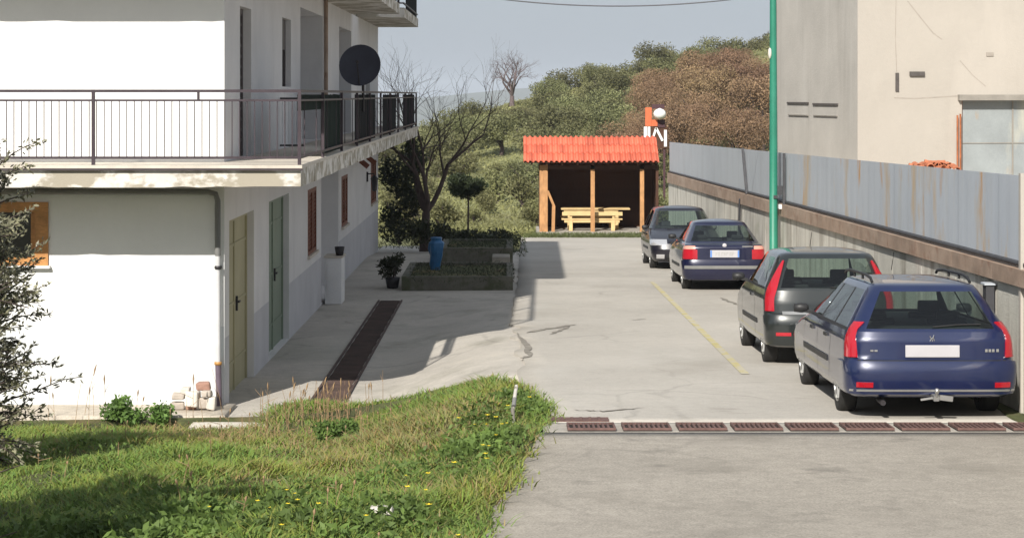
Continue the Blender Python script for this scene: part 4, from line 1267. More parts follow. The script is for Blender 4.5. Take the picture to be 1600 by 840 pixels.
# wiper, roof rails, tow hitch, exhaust
m = MB(); q = [S1_.pt(.935, S1_.s_rear(.935, .02)), S1_.pt(.955, S1_.s_rear(.955, .25)), S1_.pt(.96, S1_.s_rear(.96, .5))]
m.tube([p + Vector((0, -.02, .0)) for p in q], .008, 5); m.build('wiper', MT['black'], car1)
for sg in (-1, 1):
    m = MB(); m.tube([(sg * .50, .62, 1.355), (sg * .50, .72, 1.395), (sg * .505, .95, 1.415), (sg * .505, 1.9, 1.418), (sg * .50, 2.2, 1.40), (sg * .5, 2.28, 1.37)], .016, 8)
    for y in (1.15, 1.65): m.tube([(sg * .505, y, 1.36), (sg * .505, y, 1.415)], .014, 6)
    m.build('roof_rail', MT['black'], car1)
m = MB(); m.beam((0, .12, .27), (0, -.12, .25), .05, .05); m.tube([(0, -.10, .25), (0, -.14, .31)], .014, 8); m.lathe([(.002, .030), (.018, .025), (.026, .0), (.018, -.022), (.01, -.025)], (0, -.14, .325), n=10); m.beam((.02, -.06, .26), (.17, -.05, .24), .05, .05); m.beam((-.02, -.04, .25), (-.14, -.03, .23), .02, .02)
m.build('tow_hitch', MT['rim'], car1)
m = MB(); m.tube([(-.5, .3, .2), (-.5, .04, .19)], .028, 10); m.build('exhaust', MT['metal_dark'], car1)
m = MB(); m.tube([(0, 2.25, 1.40), (0, 2.10, 1.60)], .004, 5); m.build('aerial', MT['black'], car1)
car1.location = (4.19, 20.32, H(4.19, 20.9) + .036 + .0); car1.rotation_euler = (math.atan(-.036), 0, 0)

# --- dark green-grey hatchback
grn = paint('dark_green_grey', (.013, .017, .017), .4, .30)
c2 = dict(name='hatchback_car', label='dark green grey hatchback with tall red tail lamps up its pillars', paint=grn, W=1.66, zlow=.24, belt=.96, wtop=1.36, crown=.085, wr=.295,
    rear=[(.2, .14), (.27, .03), (.40, .0), (.60, .0), (.655, .04), (.68, .075), (.80, .09), (.96, .13), (1.36, .33), (1.40, .38)],
    front=[(.2, 3.72), (.40, 3.82), (.58, 3.80), (.72, 3.66), (.84, 3.3), (.93, 2.98), (.96, 2.86), (1.36, 2.12), (1.40, 2.02)],
    half=[(.2, .76), (.34, .815), (.62, .83), (.85, .825), (.96, .80), (1.36, .625), (1.40, .60)],
    rear_win=.80, front_win=.86, side_wins=[((.62, .68), (1.20, 1.18)), ((1.29, 1.27), (2.72, 2.04))],
    wheels=(.62, 3.07), handles=(1.55,), seams=[(1.28, 1.25), (2.78, 2.70)], mirror=2.52, seat_f=1.85, seat_r=.95, n=4.6, dr=.34, rear_seams=[(.66, .70)])
car2, S2_ = make_car(c2)
bumper(S2_, car2, .28, .645, .28, grn, .022)
lamp(S2_, .70, 1.33, lambda z: .715 - .16 * max(0, (z - .85)) / .48 * 1.0, lambda z: .21 + .14 * max(0, (z - .75)) / .55 + .02 , .012, 'tail_lamp', MT['lamp_red'], car2, nz=12)
for sg in (-1, 1):
    patch(S2_, np.linspace(.40, .44, 3), lambda z: sg * S2_.s_rear(z, .52), lambda z: sg * S2_.s_rear(z, .70), 3, .030, 'reflector', MT['lamp_red'], car2)
central(S2_, .655, .70, .62, .012, 'tailgate_lip', MT['rim'], car2, 2, 12)
plate_box(S2_, .53, car2, w=.5, h=.11, yoff=.03)
m = MB(); q = S2_.pt(.80, 0); m.lathe([(.002, -.014), (.03, -.014), (.036, -.008), (.036, .02)], (0, q.y, .80), axis='y', n=18); m.build('emblem', MT['chrome'], car2)
m = MB(); q = [S2_.pt(z, S2_.s_rear(z, x)) for x, z in ((0, 1.0), (.22, 1.01), (.42, 1.03))]; m.tube([p + Vector((0, -.018, 0)) for p in q], .008, 5); m.build('wiper', MT['black'], car2)
m = MB(); m.tube([(0, 1.9, 1.46), (0, 1.72, 1.66)], .004, 5); m.build('aerial', MT['black'], car2)
car2.location = (4.06, 25.95, H(4.06, 26.5) + .036); car2.rotation_euler = (math.atan(-.036), 0, 0)

# --- navy three-door with notched boot
navy = paint('navy_metallic', (.003, .0045, .030), .35, .28)
c3 = dict(name='coupe_car', label='navy car with notched boot and clear number plate, parked before the green pole', paint=navy, W=1.70, zlow=.23, belt=.99, wtop=1.33, crown=.095, wr=.30,
    rear=[(.2, .14), (.28, .03), (.42, .0), (.60, .0), (.65, .035), (.90, .05), (.955, .09), (.975, .22), (.99, .34), (1.33, .92), (1.37, 1.02)],
    front=[(.2, 4.12), (.40, 4.21), (.60, 4.18), (.74, 4.05), (.84, 3.6), (.94, 3.15), (.99, 2.98), (1.33, 2.26), (1.37, 2.15)],
    half=[(.2, .78), (.34, .835), (.60, .85), (.85, .835), (.95, .80), (.99, .765), (1.33, .585), (1.37, .56)],
    rear_win=.88, front_win=.86, side_wins=[((1.0, 1.22), (1.62, 1.56)), ((1.72, 1.64), (2.84, 2.2))],
    wheels=(.72, 3.42), handles=(1.95,), seams=[(1.68, 1.66), (2.9, 2.84)], mirror=2.66, seat_f=2.1, seat_r=1.3, n=5.0, dr=.38, rear_seams=[(.64, .66)], strip=.50)
car3, S3_ = make_car(c3)
bumper(S3_, car3, .27, .63, .36, navy, .03)
central(S3_, .47, .535, .80, .038, 'bumper_strip', MT['pipe_grey'], car3, 2, 18)
lamp(S3_, .665, .86, .56, .30, .012, 'tail_lamp', MT['lamp_red'], car3)
lamp(S3_, .865, .93, .60, .32, .012, 'indicator_lamp', MT['lamp_pink'], car3, nz=3)
plate_box(S3_, .775, car3, w=.60, h=.15)
m = MB(); q = S3_.pt(.935, 0); m.lathe([(.002, -.012), (.034, -.012), (.044, -.006), (.044, .02)], (0, q.y - .002, .945), axis='y', n=18); m.build('emblem', MT['plate'], car3)
m = MB(); q = S3_.pt(.92, S3_.s_rear(.92, .45)); m.box(.36, .58, q.y - .012, q.y + .01, .915, .935); m.build('badge', MT['rim'], car3)
m = MB(); m.tube([(.58, .2, .24), (.58, -.04, .235)], .035, 10); m.build('exhaust', MT['chrome'], car3)
car3.location = (4.37, 42.0, H(4.37, 42.8) + .036); car3.rotation_euler = (math.atan(-.036), 0, 0)

# --- dark saloon facing us
plum = paint('dark_plum', (.006, .005, .011), .2, .32, .55)
c4 = dict(name='saloon_car', label='dark plum coloured car facing out, farthest of the parked cars by the shelter', paint=plum, W=1.77, zlow=.22, belt=.98, wtop=1.44, crown=.09, wr=.315,
    rear=[(.2, .14), (.30, .03), (.45, .0), (.64, .02), (.80, .06), (.98, .12), (1.44, .42), (1.48, .48)],
    front=[(.2, 4.20), (.34, 4.30), (.52, 4.31), (.66, 4.26), (.76, 4.10), (.86, 3.75), (.94, 3.42), (.98, 3.26), (1.44, 2.46), (1.48, 2.36)],
    half=[(.2, .80), (.36, .865), (.64, .885), (.88, .87), (.98, .83), (1.44, .64), (1.48, .61)],
    rear_win=.84, front_win=.88, side_wins=[((.55, .7), (1.2, 1.22)), ((1.3, 1.32), (2.1, 1.95)), ((2.2, 2.05), (3.05, 2.4))],
    wheels=(.80, 3.46), handles=(1.6, 2.55), seams=[(1.28, 1.26), (2.15, 2.12), (3.1, 3.05)], mirror=2.95, seat_f=2.3, seat_r=1.4, n=4.4, df=.6)
car4, S4_ = make_car(c4)
zs_ = np.linspace(.62, .76, 5)
for sg in (-1, 1):
    patch(S4_, zs_, lambda z: sg * S4_.s_front(z, .48), lambda z: sg * S4_.s_side(z, S4_.ring(z)[0][-1][1] - .42), 8, .010, 'headlamp', MT['lamp_clear'], car4, .02)
    patch(S4_, np.linspace(.30, .40, 3), lambda z: sg * S4_.s_front(z, .55), lambda z: sg * S4_.s_front(z, .74), 4, .010, 'fog_lamp', MT['lamp_clear'], car4, .02)
central(S4_, .53, .70, .34, .012, 'grille', MT['black'], car4, 4, 10, front=True, xt=.42)
central(S4_, .25, .40, .50, .010, 'air_intake', MT['black'], car4, 3, 10, front=True)
plate_box(S4_, .47, car4, w=.5, h=.11, front=True, yoff=.02, ink=False)
m = MB()
for k in range(4):
    zz = .56 + k * .035; y_ = S4_.pt(zz, S4_.total(zz)).y; m.box(-.33, .33, y_ + .005, y_ + .03, zz - .006, zz + .006)
m.build('grille_bar', MT['chrome'], car4)
for sg in (-1, 1):
    m = MB(); m.tube([(sg * .5 - .1, 3.22, 1.0), (sg * .15 - .05, 3.16, 1.03)], .01, 5); m.build('wiper', MT['black'], car4)
car4.location = (4.33, 50.7 + 4.31, H(4.33, 52) + .036 - .06 - .036*2.2); car4.rotation_euler = (math.atan(.036), 0, PI)

# ------------------------------------------------------------------ picnic shelter
sx0, sx1, sy0, sy1 = P(818, 0, 75).x, P(1030, 0, 75).x, 75.0, 76.7
ze, zri = P(0, 254, 75).z, P(0, 216, 76.7).z
zgS = P(0, 362, 75.4).z
shed = thing('picnic_shelter', 'open fronted timber picnic shelter with orange tiled roof at the end of the car park', 'shelter', ((sx0 + sx1) / 2, 75.4, zgS))
xl = P(843, 0, 75.4).x; xr_ = P(1029, 0, 75.4).x
# floor slab
m = MB(); m.box(xl - .1, xr_ + .1, 75.2, 78.6, zgS - .5, zgS); m.build('floor_slab', MT['strip'], shed)
for px in (926, 1003):
    x = P(px, 0, 75.5).x; m = MB(); m.box(x - .075, x + .075, 75.42, 75.57, zgS, ze - .12); m.build('post', MT['timber'], shed)
m = MB(); m.box(xl, xl + .30, 75.40, 75.50, zgS, ze - .1); m.build('post', MT['timber'], shed)
m = MB(); m.beam((xl + .30, 75.47, zgS + 1.5), (xl + .55, 75.47, zgS + .9), .1, .09); m.beam((xl + .5, 75.45, zgS), (xl + .52, 75.45, zgS + .95), .12, .1); m.build('brace', MT['timber'], shed)
m = MB(); m.box(xr_ - .1, xr_, 75.40, 75.50, zgS, ze - .1); m.build('post', MT['timber_dark'], shed)
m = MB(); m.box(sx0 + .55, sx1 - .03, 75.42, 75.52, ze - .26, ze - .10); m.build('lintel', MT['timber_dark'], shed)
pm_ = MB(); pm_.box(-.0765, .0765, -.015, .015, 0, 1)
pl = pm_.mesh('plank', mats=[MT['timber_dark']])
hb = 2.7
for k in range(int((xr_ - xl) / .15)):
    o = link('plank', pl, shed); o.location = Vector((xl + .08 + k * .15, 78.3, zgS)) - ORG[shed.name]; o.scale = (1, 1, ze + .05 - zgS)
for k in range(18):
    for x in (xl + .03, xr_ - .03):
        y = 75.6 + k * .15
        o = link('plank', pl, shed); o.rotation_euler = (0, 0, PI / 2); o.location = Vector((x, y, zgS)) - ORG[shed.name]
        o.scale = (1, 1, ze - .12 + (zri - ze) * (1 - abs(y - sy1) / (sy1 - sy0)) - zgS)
for k in range(9):
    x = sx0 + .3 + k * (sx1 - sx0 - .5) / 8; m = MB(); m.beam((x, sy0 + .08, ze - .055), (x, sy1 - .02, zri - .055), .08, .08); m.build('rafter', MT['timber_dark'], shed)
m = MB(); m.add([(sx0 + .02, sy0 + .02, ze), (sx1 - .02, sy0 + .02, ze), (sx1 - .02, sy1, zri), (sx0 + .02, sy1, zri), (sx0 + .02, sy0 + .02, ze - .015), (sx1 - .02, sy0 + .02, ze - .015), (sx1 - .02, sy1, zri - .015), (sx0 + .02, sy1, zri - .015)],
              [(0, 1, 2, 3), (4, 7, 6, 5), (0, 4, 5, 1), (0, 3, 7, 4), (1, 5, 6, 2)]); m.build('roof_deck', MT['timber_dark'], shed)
m = MB(); yb_ = 2 * sy1 - sy0
m.add([(sx0 + .02, sy1 + .002, zri), (sx1 - .02, sy1 + .002, zri), (sx1 - .02, yb_, ze), (sx0 + .02, yb_, ze), (sx0 + .02, sy1 + .002, zri - .03), (sx1 - .02, sy1 + .002, zri - .03), (sx1 - .02, yb_, ze - .03), (sx0 + .02, yb_, ze - .03)],
      [(0, 1, 2, 3), (4, 7, 6, 5), (2, 6, 7, 3), (0, 3, 7, 4), (1, 5, 6, 2)]); m.build('rear_roof', MT['tile'], shed)
sl = math.atan2(zri - ze, sy1 - sy0); Ls = math.hypot(zri - ze, sy1 - sy0)
ncol, nrow = 26, 3
cw = (sx1 - sx0) / ncol; rl = Ls / nrow
tm = MB(); prof = [(-.5, .0), (-.42, .035), (-.28, .06), (-.12, .062), (.05, .045), (.2, .015), (.35, .0), (.5, .004)]
for y, dz in ((0, .022), (rl * 1.08, 0.0)):
    for u, h_ in prof: tm.v.append((u * cw, y, h_ * 1.15 + dz))
for u, h_ in prof: tm.v.append((u * cw, 0, h_ * 1.15 + .022 - .03))
npf = len(prof)
for k in range(npf - 1):
    tm.f.append([k, k + 1, npf + k + 1, npf + k]); tm.m.append(0); tm.sm.append(True)
    tm.f.append([k + 1, k, 2 * npf + k, 2 * npf + k + 1]); tm.m.append(0); tm.sm.append(False)
tme = tm.mesh('roof_tile', mats=[MT['tile']])
rr = random.Random(3)
for i in range(ncol):
    for j in range(nrow):
        o = link('tile', tme, shed)
        y = sy0 - .03 + math.cos(sl) * rl * j; z = ze + .008 + math.sin(sl) * rl * j
        o.location = Vector((sx0 + (i + .5) * cw, y, z + rr.uniform(-.004, .004))) - ORG[shed.name]; o.rotation_euler = (sl + rr.uniform(-.01, .01), 0, rr.uniform(-.006, .006))
# picnic table and benches
zt0 = zgS
def bx(name, x0, x1, y0, y1, z0, z1, par, mt=None): m = MB(); m.box(x0, x1, y0, y1, z0, z1); return m.build(name, mt or MT['timber_pale'], par, bevel=.006)
tx0, tx1 = P(877, 0, 76.4).x, P(985, 0, 76.4).x
t = thing('picnic_table', 'pale pine picnic table under the shelter', 'table', ((tx0 + tx1) / 2, 76.9, zt0))
for k in range(5): bx('plank', tx0 + .03 * (k % 2), tx1, 76.55 + k * .16, 76.55 + k * .16 + .15, zt0 + .74, zt0 + .79, t)
bx('apron', tx0 + .1, tx1 - .45, 76.60, 76.64, zt0 + .62, zt0 + .735, t)
for x in (tx0 + .25, tx1 - .55):
    for y in (76.66, 77.2): bx('leg', x, x + .12, y, y + .1, zt0, zt0 + .735, t)
def bench(y, lab, back):
    t = thing('bench', lab, 'bench', ((tx0 + tx1) / 2, y, zt0), 'benches at the picnic table')
    x0, x1 = tx0, tx1 - .32
    for k in range(2): bx('seat_plank', x0, x1, y + k * .17, y + k * .17 + .155, zt0 + .40, zt0 + .455, t)
    bx('rail', x0 + .1, x1 - .1, y + .02, y + .055, zt0 + .30, zt0 + .395, t)
    if back: bx('rail', x0 + .02, x1, y - .04, y - .005, zt0 + .56, zt0 + .70, t)
    for x in (x0 + .27, x1 - .42):
        bx('leg', x, x + .14, y - .03, y + .08, zt0, zt0 + .395, t); bx('leg', x + .01, x + .13, y + .22, y + .31, zt0, zt0 + .395, t)
    if back:
        for x in (x0 + .30, x1 - .38): bx('back_post', x, x + .09, y - .002, y + .04, zt0 + .456, zt0 + .70, t)
bench(75.95, 'pale pine bench on the open side of the picnic table', True)
bench(77.6, 'pale pine bench behind the picnic table against the dark back wall', False)
# sign tower behind the shelter
sg_ = P(1023, 0, 88)
zbase = G(sg_.x, 88)
t = thing('sign_tower', 'orange sign frame with white lettering and a white globe behind the shelter roof', 'sign', (sg_.x, 88, zbase))
def rp(px, py): return P(px, py, 88)
m = MB()
for px in (1009, 1038): m = MB(); m.beam((rp(px, 0).x, 88.05, zbase), (rp(px, 0).x, 88.05, rp(0, 200).z), .09, .09); m.build('post', MT['sign_dark'], t)
m = MB(); a, b = rp(1008, 197), rp(1018, 168); m.box(a.x, b.x, 87.9, 88.0, a.z, b.z); a, b = rp(1018.2, 197), rp(1027, 187); m.box(a.x, b.x, 87.9, 87.99, a.z, b.z); m.build('frame_panel', MT['sign_orange'], t)
for (p_, q_) in (((1027.2, 199), (1039, 187)), ((1018.5, 170), (1038, 163))): a, b = rp(*p_), rp(*q_); m = MB(); m.box(a.x, b.x, 87.92, 88.0, a.z, b.z); m.build('dark_panel', MT['sign_dark'], t)
m = MB(); gcen = rp(1030, 178); gcen.y = 87.7; m.lathe([(.002, .25)] + [(.27 * math.sin(k * PI / 10), .23 * math.cos(k * PI / 10)) for k in range(1, 10)] + [(.002, -.23)], gcen, n=18); m.build('globe', MT['globe'], t)
m = MB(); a, b = rp(1005, 232), rp(1043, 198); m.box(a.x, b.x, 87.95, 88.0, a.z, b.z); m.build('backing_board', MT['timber_dark'], t)
m = MB()
def stroke(p, q, w): m.beam((rp(*p).x, 87.92, rp(*p).z), (rp(*q).x, 87.92, rp(*q).z), .05, w, up=(rp(*q).z - rp(*p).z, 0, -(rp(*q).x - rp(*p).x)))
for (p, q, w) in (((1008.5, 198), (1008.5, 217), .15), ((1014, 198), (1014, 217), .1), ((1019.5, 217), (1025, 200), .09), ((1025, 200), (1035, 220), .10), ((1039.5, 203), (1039.5, 229), .12), ((1011, 212), (1011, 217), .1)):
    m = MB(); stroke(p, q, w); m.build('lettering', MT['globe'], t)

# ------------------------------------------------------------------ planters, bin bag, pots at the far end of the house
def planter(name, lab, x0, x1, y0, y1, zt, wall_t, mt):
    t = thing(name, lab, 'planter', ((x0 + x1) / 2, y0, zt - .4), 'low concrete planters')
    zb = zt - .9
    m = MB(); m.box(x0, x1, y0, y0 + wall_t, zb, zt); m.box(x0, x1, y1 - wall_t, y1, zb, zt - .002); m.box(x0, x0 + wall_t, y0 + wall_t, y1 - wall_t, zb, zt - .001); m.box(x1 - wall_t, x1, y0 + wall_t, y1 - wall_t, zb, zt - .003)
    m.build('kerb_wall', mt, t)
    m = MB(); m.box(x0 + wall_t, x1 - wall_t, y0 + wall_t, y1 - wall_t, zb, zt - .06); m.build('soil', MT['soil'], t)
    return t
planter('planter', 'long low concrete planter in the house shadow, front one of the pair', -2.3, .02, 42.6, 46.3, -1.28, .14, MT['mossy'])
planter('planter', 'raised rear planter with a pale end block in the house shadow', -1.75, .02, 49.5, 52.6, -1.20, .16, MT['mossy'])
t = thing('block', 'pale concrete block at the corner of the rear planter', 'block', (-.25, 48.6, -1.7))
m = MB(); m.box(-.47, -.05, 48.3, 49.2, -2.0, -1.32); m.build('body', MT['mossy_pale'], t, bevel=.02)
bb = P(680, 437, 45.0)
t = thing('plastic_sack', 'blue plastic sack standing on the planter in the house shadow', 'sack', (bb.x, 45.0, -1.34))
m = MB(); rr = random.Random(9); n = 14; vs = []
prof = [(.02, 0), (.10, .0), (.12, .15), (.14, .35), (.16, .52), (.165, .66), (.12, .72), (.13, .79), (.09, .80), (.01, .74)]
for r_, h_ in prof:
    for k in range(n):
        a = 2 * PI * k / n; q = r_ * (1 + rr.uniform(-.13, .13)); vs.append((bb.x + q * math.cos(a) + .03 * h_, 45.0 + q * math.sin(a), -1.345 + h_ * .90))
m.add(vs, [(i * n + k, i * n + (k + 1) % n, (i + 1) * n + (k + 1) % n, (i + 1) * n + k) for i in range(len(prof) - 1) for k in range(n)], 0, False)
m.build('bag', MT['blue_plastic'], t)

# ------------------------------------------------------------------ vegetation tools
def rand_quads(pts, size, aspect, rng, up=0.0, jitter=.3):
    n = len(pts)
    d = rng.normal(size=(n, 3)); d[:, 2] += up; d /= np.linalg.norm(d, axis=1)[:, None]
    e = rng.normal(size=(n, 3)); e -= d * np.sum(d * e, 1)[:, None]; e /= np.linalg.norm(e, axis=1)[:, None]
    s = np.asarray(size) * (1 + jitter * rng.uniform(-1, 1, n))
    a = d * s[:, None]; b = e * (s * aspect)[:, None]
    V = np.stack([pts - a, pts + b * .9 - a * .15, pts + a, pts - b * .9 + a * .1], 1).reshape(-1, 3)
    Fq = np.arange(4 * n).reshape(-1, 4)
    return V, Fq
def blob_pts(blobs, n, rng, shell=.55):
    w = np.array([r[0] * r[1] * r[2] for _, r in blobs]) ** .75; w /= w.sum()
    idx = rng.choice(len(blobs), n, p=w)
    c = np.array([b[0] for b in blobs])[idx]; r = np.array([b[1] for b in blobs])[idx]
    d = rng.normal(size=(n, 3)); d /= np.linalg.norm(d, axis=1)[:, None]
    rad = shell + (1 - shell) * rng.random(n) ** .6
    rad *= (1 + .12 * rng.normal(size=n))
    return c + d * r * rad[:, None]
def crown_blobs(rng, R, Hc, z0, k):
    bl = []
    for i in range(k):
        a = rng.uniform(0, 2 * PI); q = R * .62 * math.sqrt(rng.random()); h = rng.uniform(.2, .85)
        rr_ = R * rng.uniform(.22, .44)
        bl.append(((q * math.cos(a), q * math.sin(a), z0 + Hc * h), (rr_, rr_, rr_ * rng.uniform(.6, .85))))
    return bl
def branch_tree(rng, start, direc, length, rad, depth, mb, spread=.6, n=5, tips=None, up=.15, kids=(2, 3), shrink=.74):
    p = Vector(start); d = Vector(direc).normalized(); pts = [p.copy()]; rs = [rad]
    seg = 4
    for i in range(seg):
        d = (d + Vector((rng.normal() * .13, rng.normal() * .13, rng.normal() * .08 + up * .12))).normalized()
        p = p + d * (length / seg); pts.append(p.copy()); rs.append(rad * (1 - .38 * (i + 1) / seg))
    mb.tube(pts, rs, n if rad > .03 else 3, caps=False)
    if tips is not None and depth <= 1: tips.append(p.copy())
    if depth == 0: return
    for k in range(rng.integers(kids[0], kids[1] + 1)):
        a = rng.uniform(0, 2 * PI)
        side = d.orthogonal().normalized(); side = (side * math.cos(a) + d.cross(side) * math.sin(a))
        nd_ = (d + side * spread * rng.uniform(.6, 1.3) + Vector((0, 0, up))).normalized()
        at = pts[-1] if k == 0 else pts[rng.integers(2, seg + 1)]
        branch_tree(rng, at, nd_, length * shrink * rng.uniform(.8, 1.15), rs[-1] * .78, depth - 1, mb, spread, n, tips, up, kids, shrink)

# olive / oak variants on the hill: shared meshes, every tree an object with crown and trunk
def tree_variant(seed, R, Hc, z0, nleaf, size, m, asp=.55, blobs=16, shell=.35):
    rng = np.random.default_rng(seed)
    bl = crown_blobs(rng, R, Hc, z0, blobs)
    V, Fq = rand_quads(blob_pts(bl, nleaf, rng, shell), size, asp, rng)
    cm = mesh_np('crown', V, Fq); cm.materials.append(m)
    tb = MB(); top = z0 + Hc * .55
    tb.tube([(0, 0, -.6), (.05, .02, z0 * .5), (-.05, .04, z0 + .1), (.02, 0, top)], [.20, .15, .12, .05], 7)
    for c, r in bl[:6]: tb.tube([(0, 0, z0 * .8), (c[0] * .5, c[1] * .5, (z0 + c[2]) / 2), c], [.09, .06, .025], 5)
    return cm, tb.mesh('trunk', mats=[MT['bark']])
OL = [tree_variant(100 + k, 2.5 + .25 * (k % 3), 2.3 + .2 * (k % 2), .9, 4600, .095, MT['olive']) for k in range(6)]
OK_ = [tree_variant(200 + k, 3.6 + .3 * (k % 2), 4.0, 1.1, 9500, .085, MT['oak'], .5, 18, .45) for k in range(4)]
SH = [tree_variant(300 + k, 1.3, 1.2, .15, 1700, .075, MT['scrub'], .5, 7, .4) for k in range(4)]
def place_tree(var, x, y, s, name, label, cat, group, sz=1.0, dz=0.):
    t = thing(name, label, cat, (x, y, G(x, y) + dz), group)
    t.rotation_euler = (0, 0, random.uniform(0, 6.28)); t.scale = (s, s, s * sz)
    for nm_, me in zip(('crown', 'trunk'), var):
        o = bpy.data.objects.new(nm_, me); COL.objects.link(o); o.parent = t
    return t
random.seed(21)
cnt = 0
def sky_y(px): return np.interp(px, [600, 650, 760, 850, 960, 1080, 1210, 1300], [190, 185, 158, 120, 102, 80, 48, 40])
placed = []
def ok_spot(x, y, d):
    for (a, b) in placed:
        if (a - x) ** 2 + ((b - y) * .45) ** 2 < d * d: return False
    placed.append((x, y)); return True
# skyline trees
ordn12 = ordn + ['tenth', 'eleventh', 'twelfth']
for px in (858, 890, 925, 962, 985, 1015, 1050, 1090, 1125, 1160, 1195, 1230):
    y = random.uniform(214, 232); x = (px - 800) / F * y
    z = G(x, y); want = EYE - (sky_y(px) + random.uniform(-3, 8) - HORIZON) / F * y
    s = random.uniform(.85, 1.25)
    placed.append((x, y))
    place_tree(random.choice(OL), x, y, s, 'olive_tree', 'grey green olive tree on the skyline, %s one from the bare tree toward the pole' % ordn12[len(placed) - 1], 'tree', 'olive trees along the skyline', dz=(want - z - 3.1 * s))
tries = 0
def zone(px, y):
    d = 'low on the hill' if y < 158 else ('midway up the hill' if y < 192 else 'high on the hill')
    if px < 700: h = 'behind the bare tree and the balcony end'
    elif px < 815: h = 'left of the shelter roof'
    elif px < 905: h = 'above the left half of the shelter roof'
    elif px < 1000: h = 'above the right half of the shelter roof'
    elif px < 1090: h = 'behind the sign tower and white globe'
    else: h = 'between sign tower and green pole'
    return d + ' ' + h
while cnt < 90 and tries < 6000:
    tries += 1
    y = random.uniform(118, 222); px = random.uniform(610, 1100); x = (px - 800) / F * y
    if px < 835 and (y > 188 or random.random() < .72): continue
    if px < 1000 and y < 150 and random.random() < .5: continue
    if px > 965 and y < 186: continue
    if not ok_spot(x, y, 3.9): continue
    cnt += 1
    place_tree(random.choice(OL), x, y, random.uniform(.7, 1.15), 'olive_tree', 'grey green olive tree ' + zone(px, y), 'tree', 'olive trees on the hillside', sz=random.uniform(.8, 1.0))
# brown oaks
k = 0; tries = 0
while k < 26 and tries < 3000:
    tries += 1
    px = random.uniform(975, 1225); y = random.uniform(128, 190)
    x = (px - 800) / F * y
    if not ok_spot(x, y, 3.0): continue
    k += 1
    sc = random.uniform(.8, 1.1) * min(1, .72 + (px - 975) / 500)
    lim = np.interp(px, [975, 1040, 1100, 1160, 1240], [138, 92, 70, 76, 104])
    sc = min(sc, (EYE - (lim - HORIZON) / F * y - G(x, y) - .2) / 5.4)
    if sc < .45: continue
    place_tree(random.choice(OK_), x, y, sc, 'oak_tree', 'brown leaved winter oak ' + zone(px, y), 'tree', 'brown oaks on the hillside', dz=.2)
# shrubs nearer on the valley slope
k = 0; tries = 0
while k < 34 and tries < 3000:
    tries += 1
    y = random.uniform(84, 150); px = random.uniform(600, 1060); x = (px - 800) / F * y
    if not ok_spot(x, y, 1.3): continue
    k += 1
    place_tree(random.choice(SH), x, y, random.uniform(.6, 1.4), 'shrub', 'low dry green shrub ' + ('on the near slope ' if y < 110 else 'across the dip ') + zone(px, 100).split('hill ')[1], 'shrub', 'shrubs on the slope')
# low scrub covering the slope
rng = np.random.default_rng(5)
n = 80000
yy = 78 + 158 * rng.random(n) ** 1.5; uu = rng.uniform(-.075, .15, n); xx = uu * yy
pts = np.stack([xx, yy, Gn(xx, yy) + rng.random(n) ** 2.5 * .30], -1)
V, Fq = rand_quads(pts, .085 + .0009 * (yy - 78), .3, rng, .8)
me = mesh_np('undergrowth', V, Fq); me.materials.append(MT['scrub'])
setp(link('undergrowth', me), 'dry scrub and long grass covering the hillside', 'undergrowth', kind='stuff')

# bare trees
def bare_tree(name, lab, base, h, seed, rad, depth, mt, spread=.55, lean=(0, 0), kids=(2, 3), stems=1, up=.18, shrink=.76, group=None):
    rng = np.random.default_rng(seed)
    t = thing(name, lab, 'tree', base, group)
    tr_ = MB(); br = MB(); b = Vector(base)
    L0 = h * .17
    top = b + Vector((lean[0], lean[1], L0))
    tr_.tube([b + Vector((0, 0, -.3)), b + Vector((lean[0] * .3, 0, L0 * .45)), top], [rad * 1.25, rad, rad * .85], 8)
    tr_.build('trunk', mt, t)
    for k in range(stems):
        a = 2 * PI * k / max(stems, 1) + .4
        d = Vector((math.cos(a) * .55, math.sin(a) * .55, 1)) if stems > 1 else Vector((.1, 0, 1))
        branch_tree(rng, top, d, h * .27, rad * (.62 if stems > 1 else .8), depth, br, spread, 6, None, up, kids, shrink)
    br.build('branches', mt, t)
    return t
bt0 = P(663, 372, 56.5)
bare_tree('bare_tree', 'bare leafless tree with forking branches at the end of the house', (bt0.x, 56.5, -1.7), 5.6, 17, .13, 5, MT['bark'], .60, (.05, 0), (2, 3), 4, .14, .76)
rt = P(800, 150, 210)
bare_tree('bare_tree', 'bare spreading tree standing alone on the skyline of the hill', (rt.x, 210, G(rt.x, 210)), 6.4, 8, .25, 5, MT['bark_grey'], .8, (0, 0), (3, 3), 4, .05, .72)
# small round-headed dark tree
q = P(731, 364, 68)
t = thing('standard_tree', 'small dark round headed tree on a thin straight trunk', 'tree', (q.x, 68, q.z))
m = MB(); m.tube([(q.x, 68, q.z - .3), (q.x + .02, 68, q.z + 1.0), (q.x, 68, q.z + 1.5)], [.04, .035, .03], 6); m.build('trunk', MT['bark'], t)
rng = np.random.default_rng(31)
cz = P(0, 292, 68).z
bl = [((q.x + rng.uniform(-.42, .42), 68 + rng.uniform(-.3, .3), cz + rng.uniform(-.22, .22)), (.32, .32, .24)) for _ in range(9)]
V, Fq = rand_quads(blob_pts(bl, 4200, rng, .2), .075, .32, rng)
me = mesh_np('crown', V - np.array(ORG[t.name]), Fq); link('crown', me, t, MT['evergreen'])
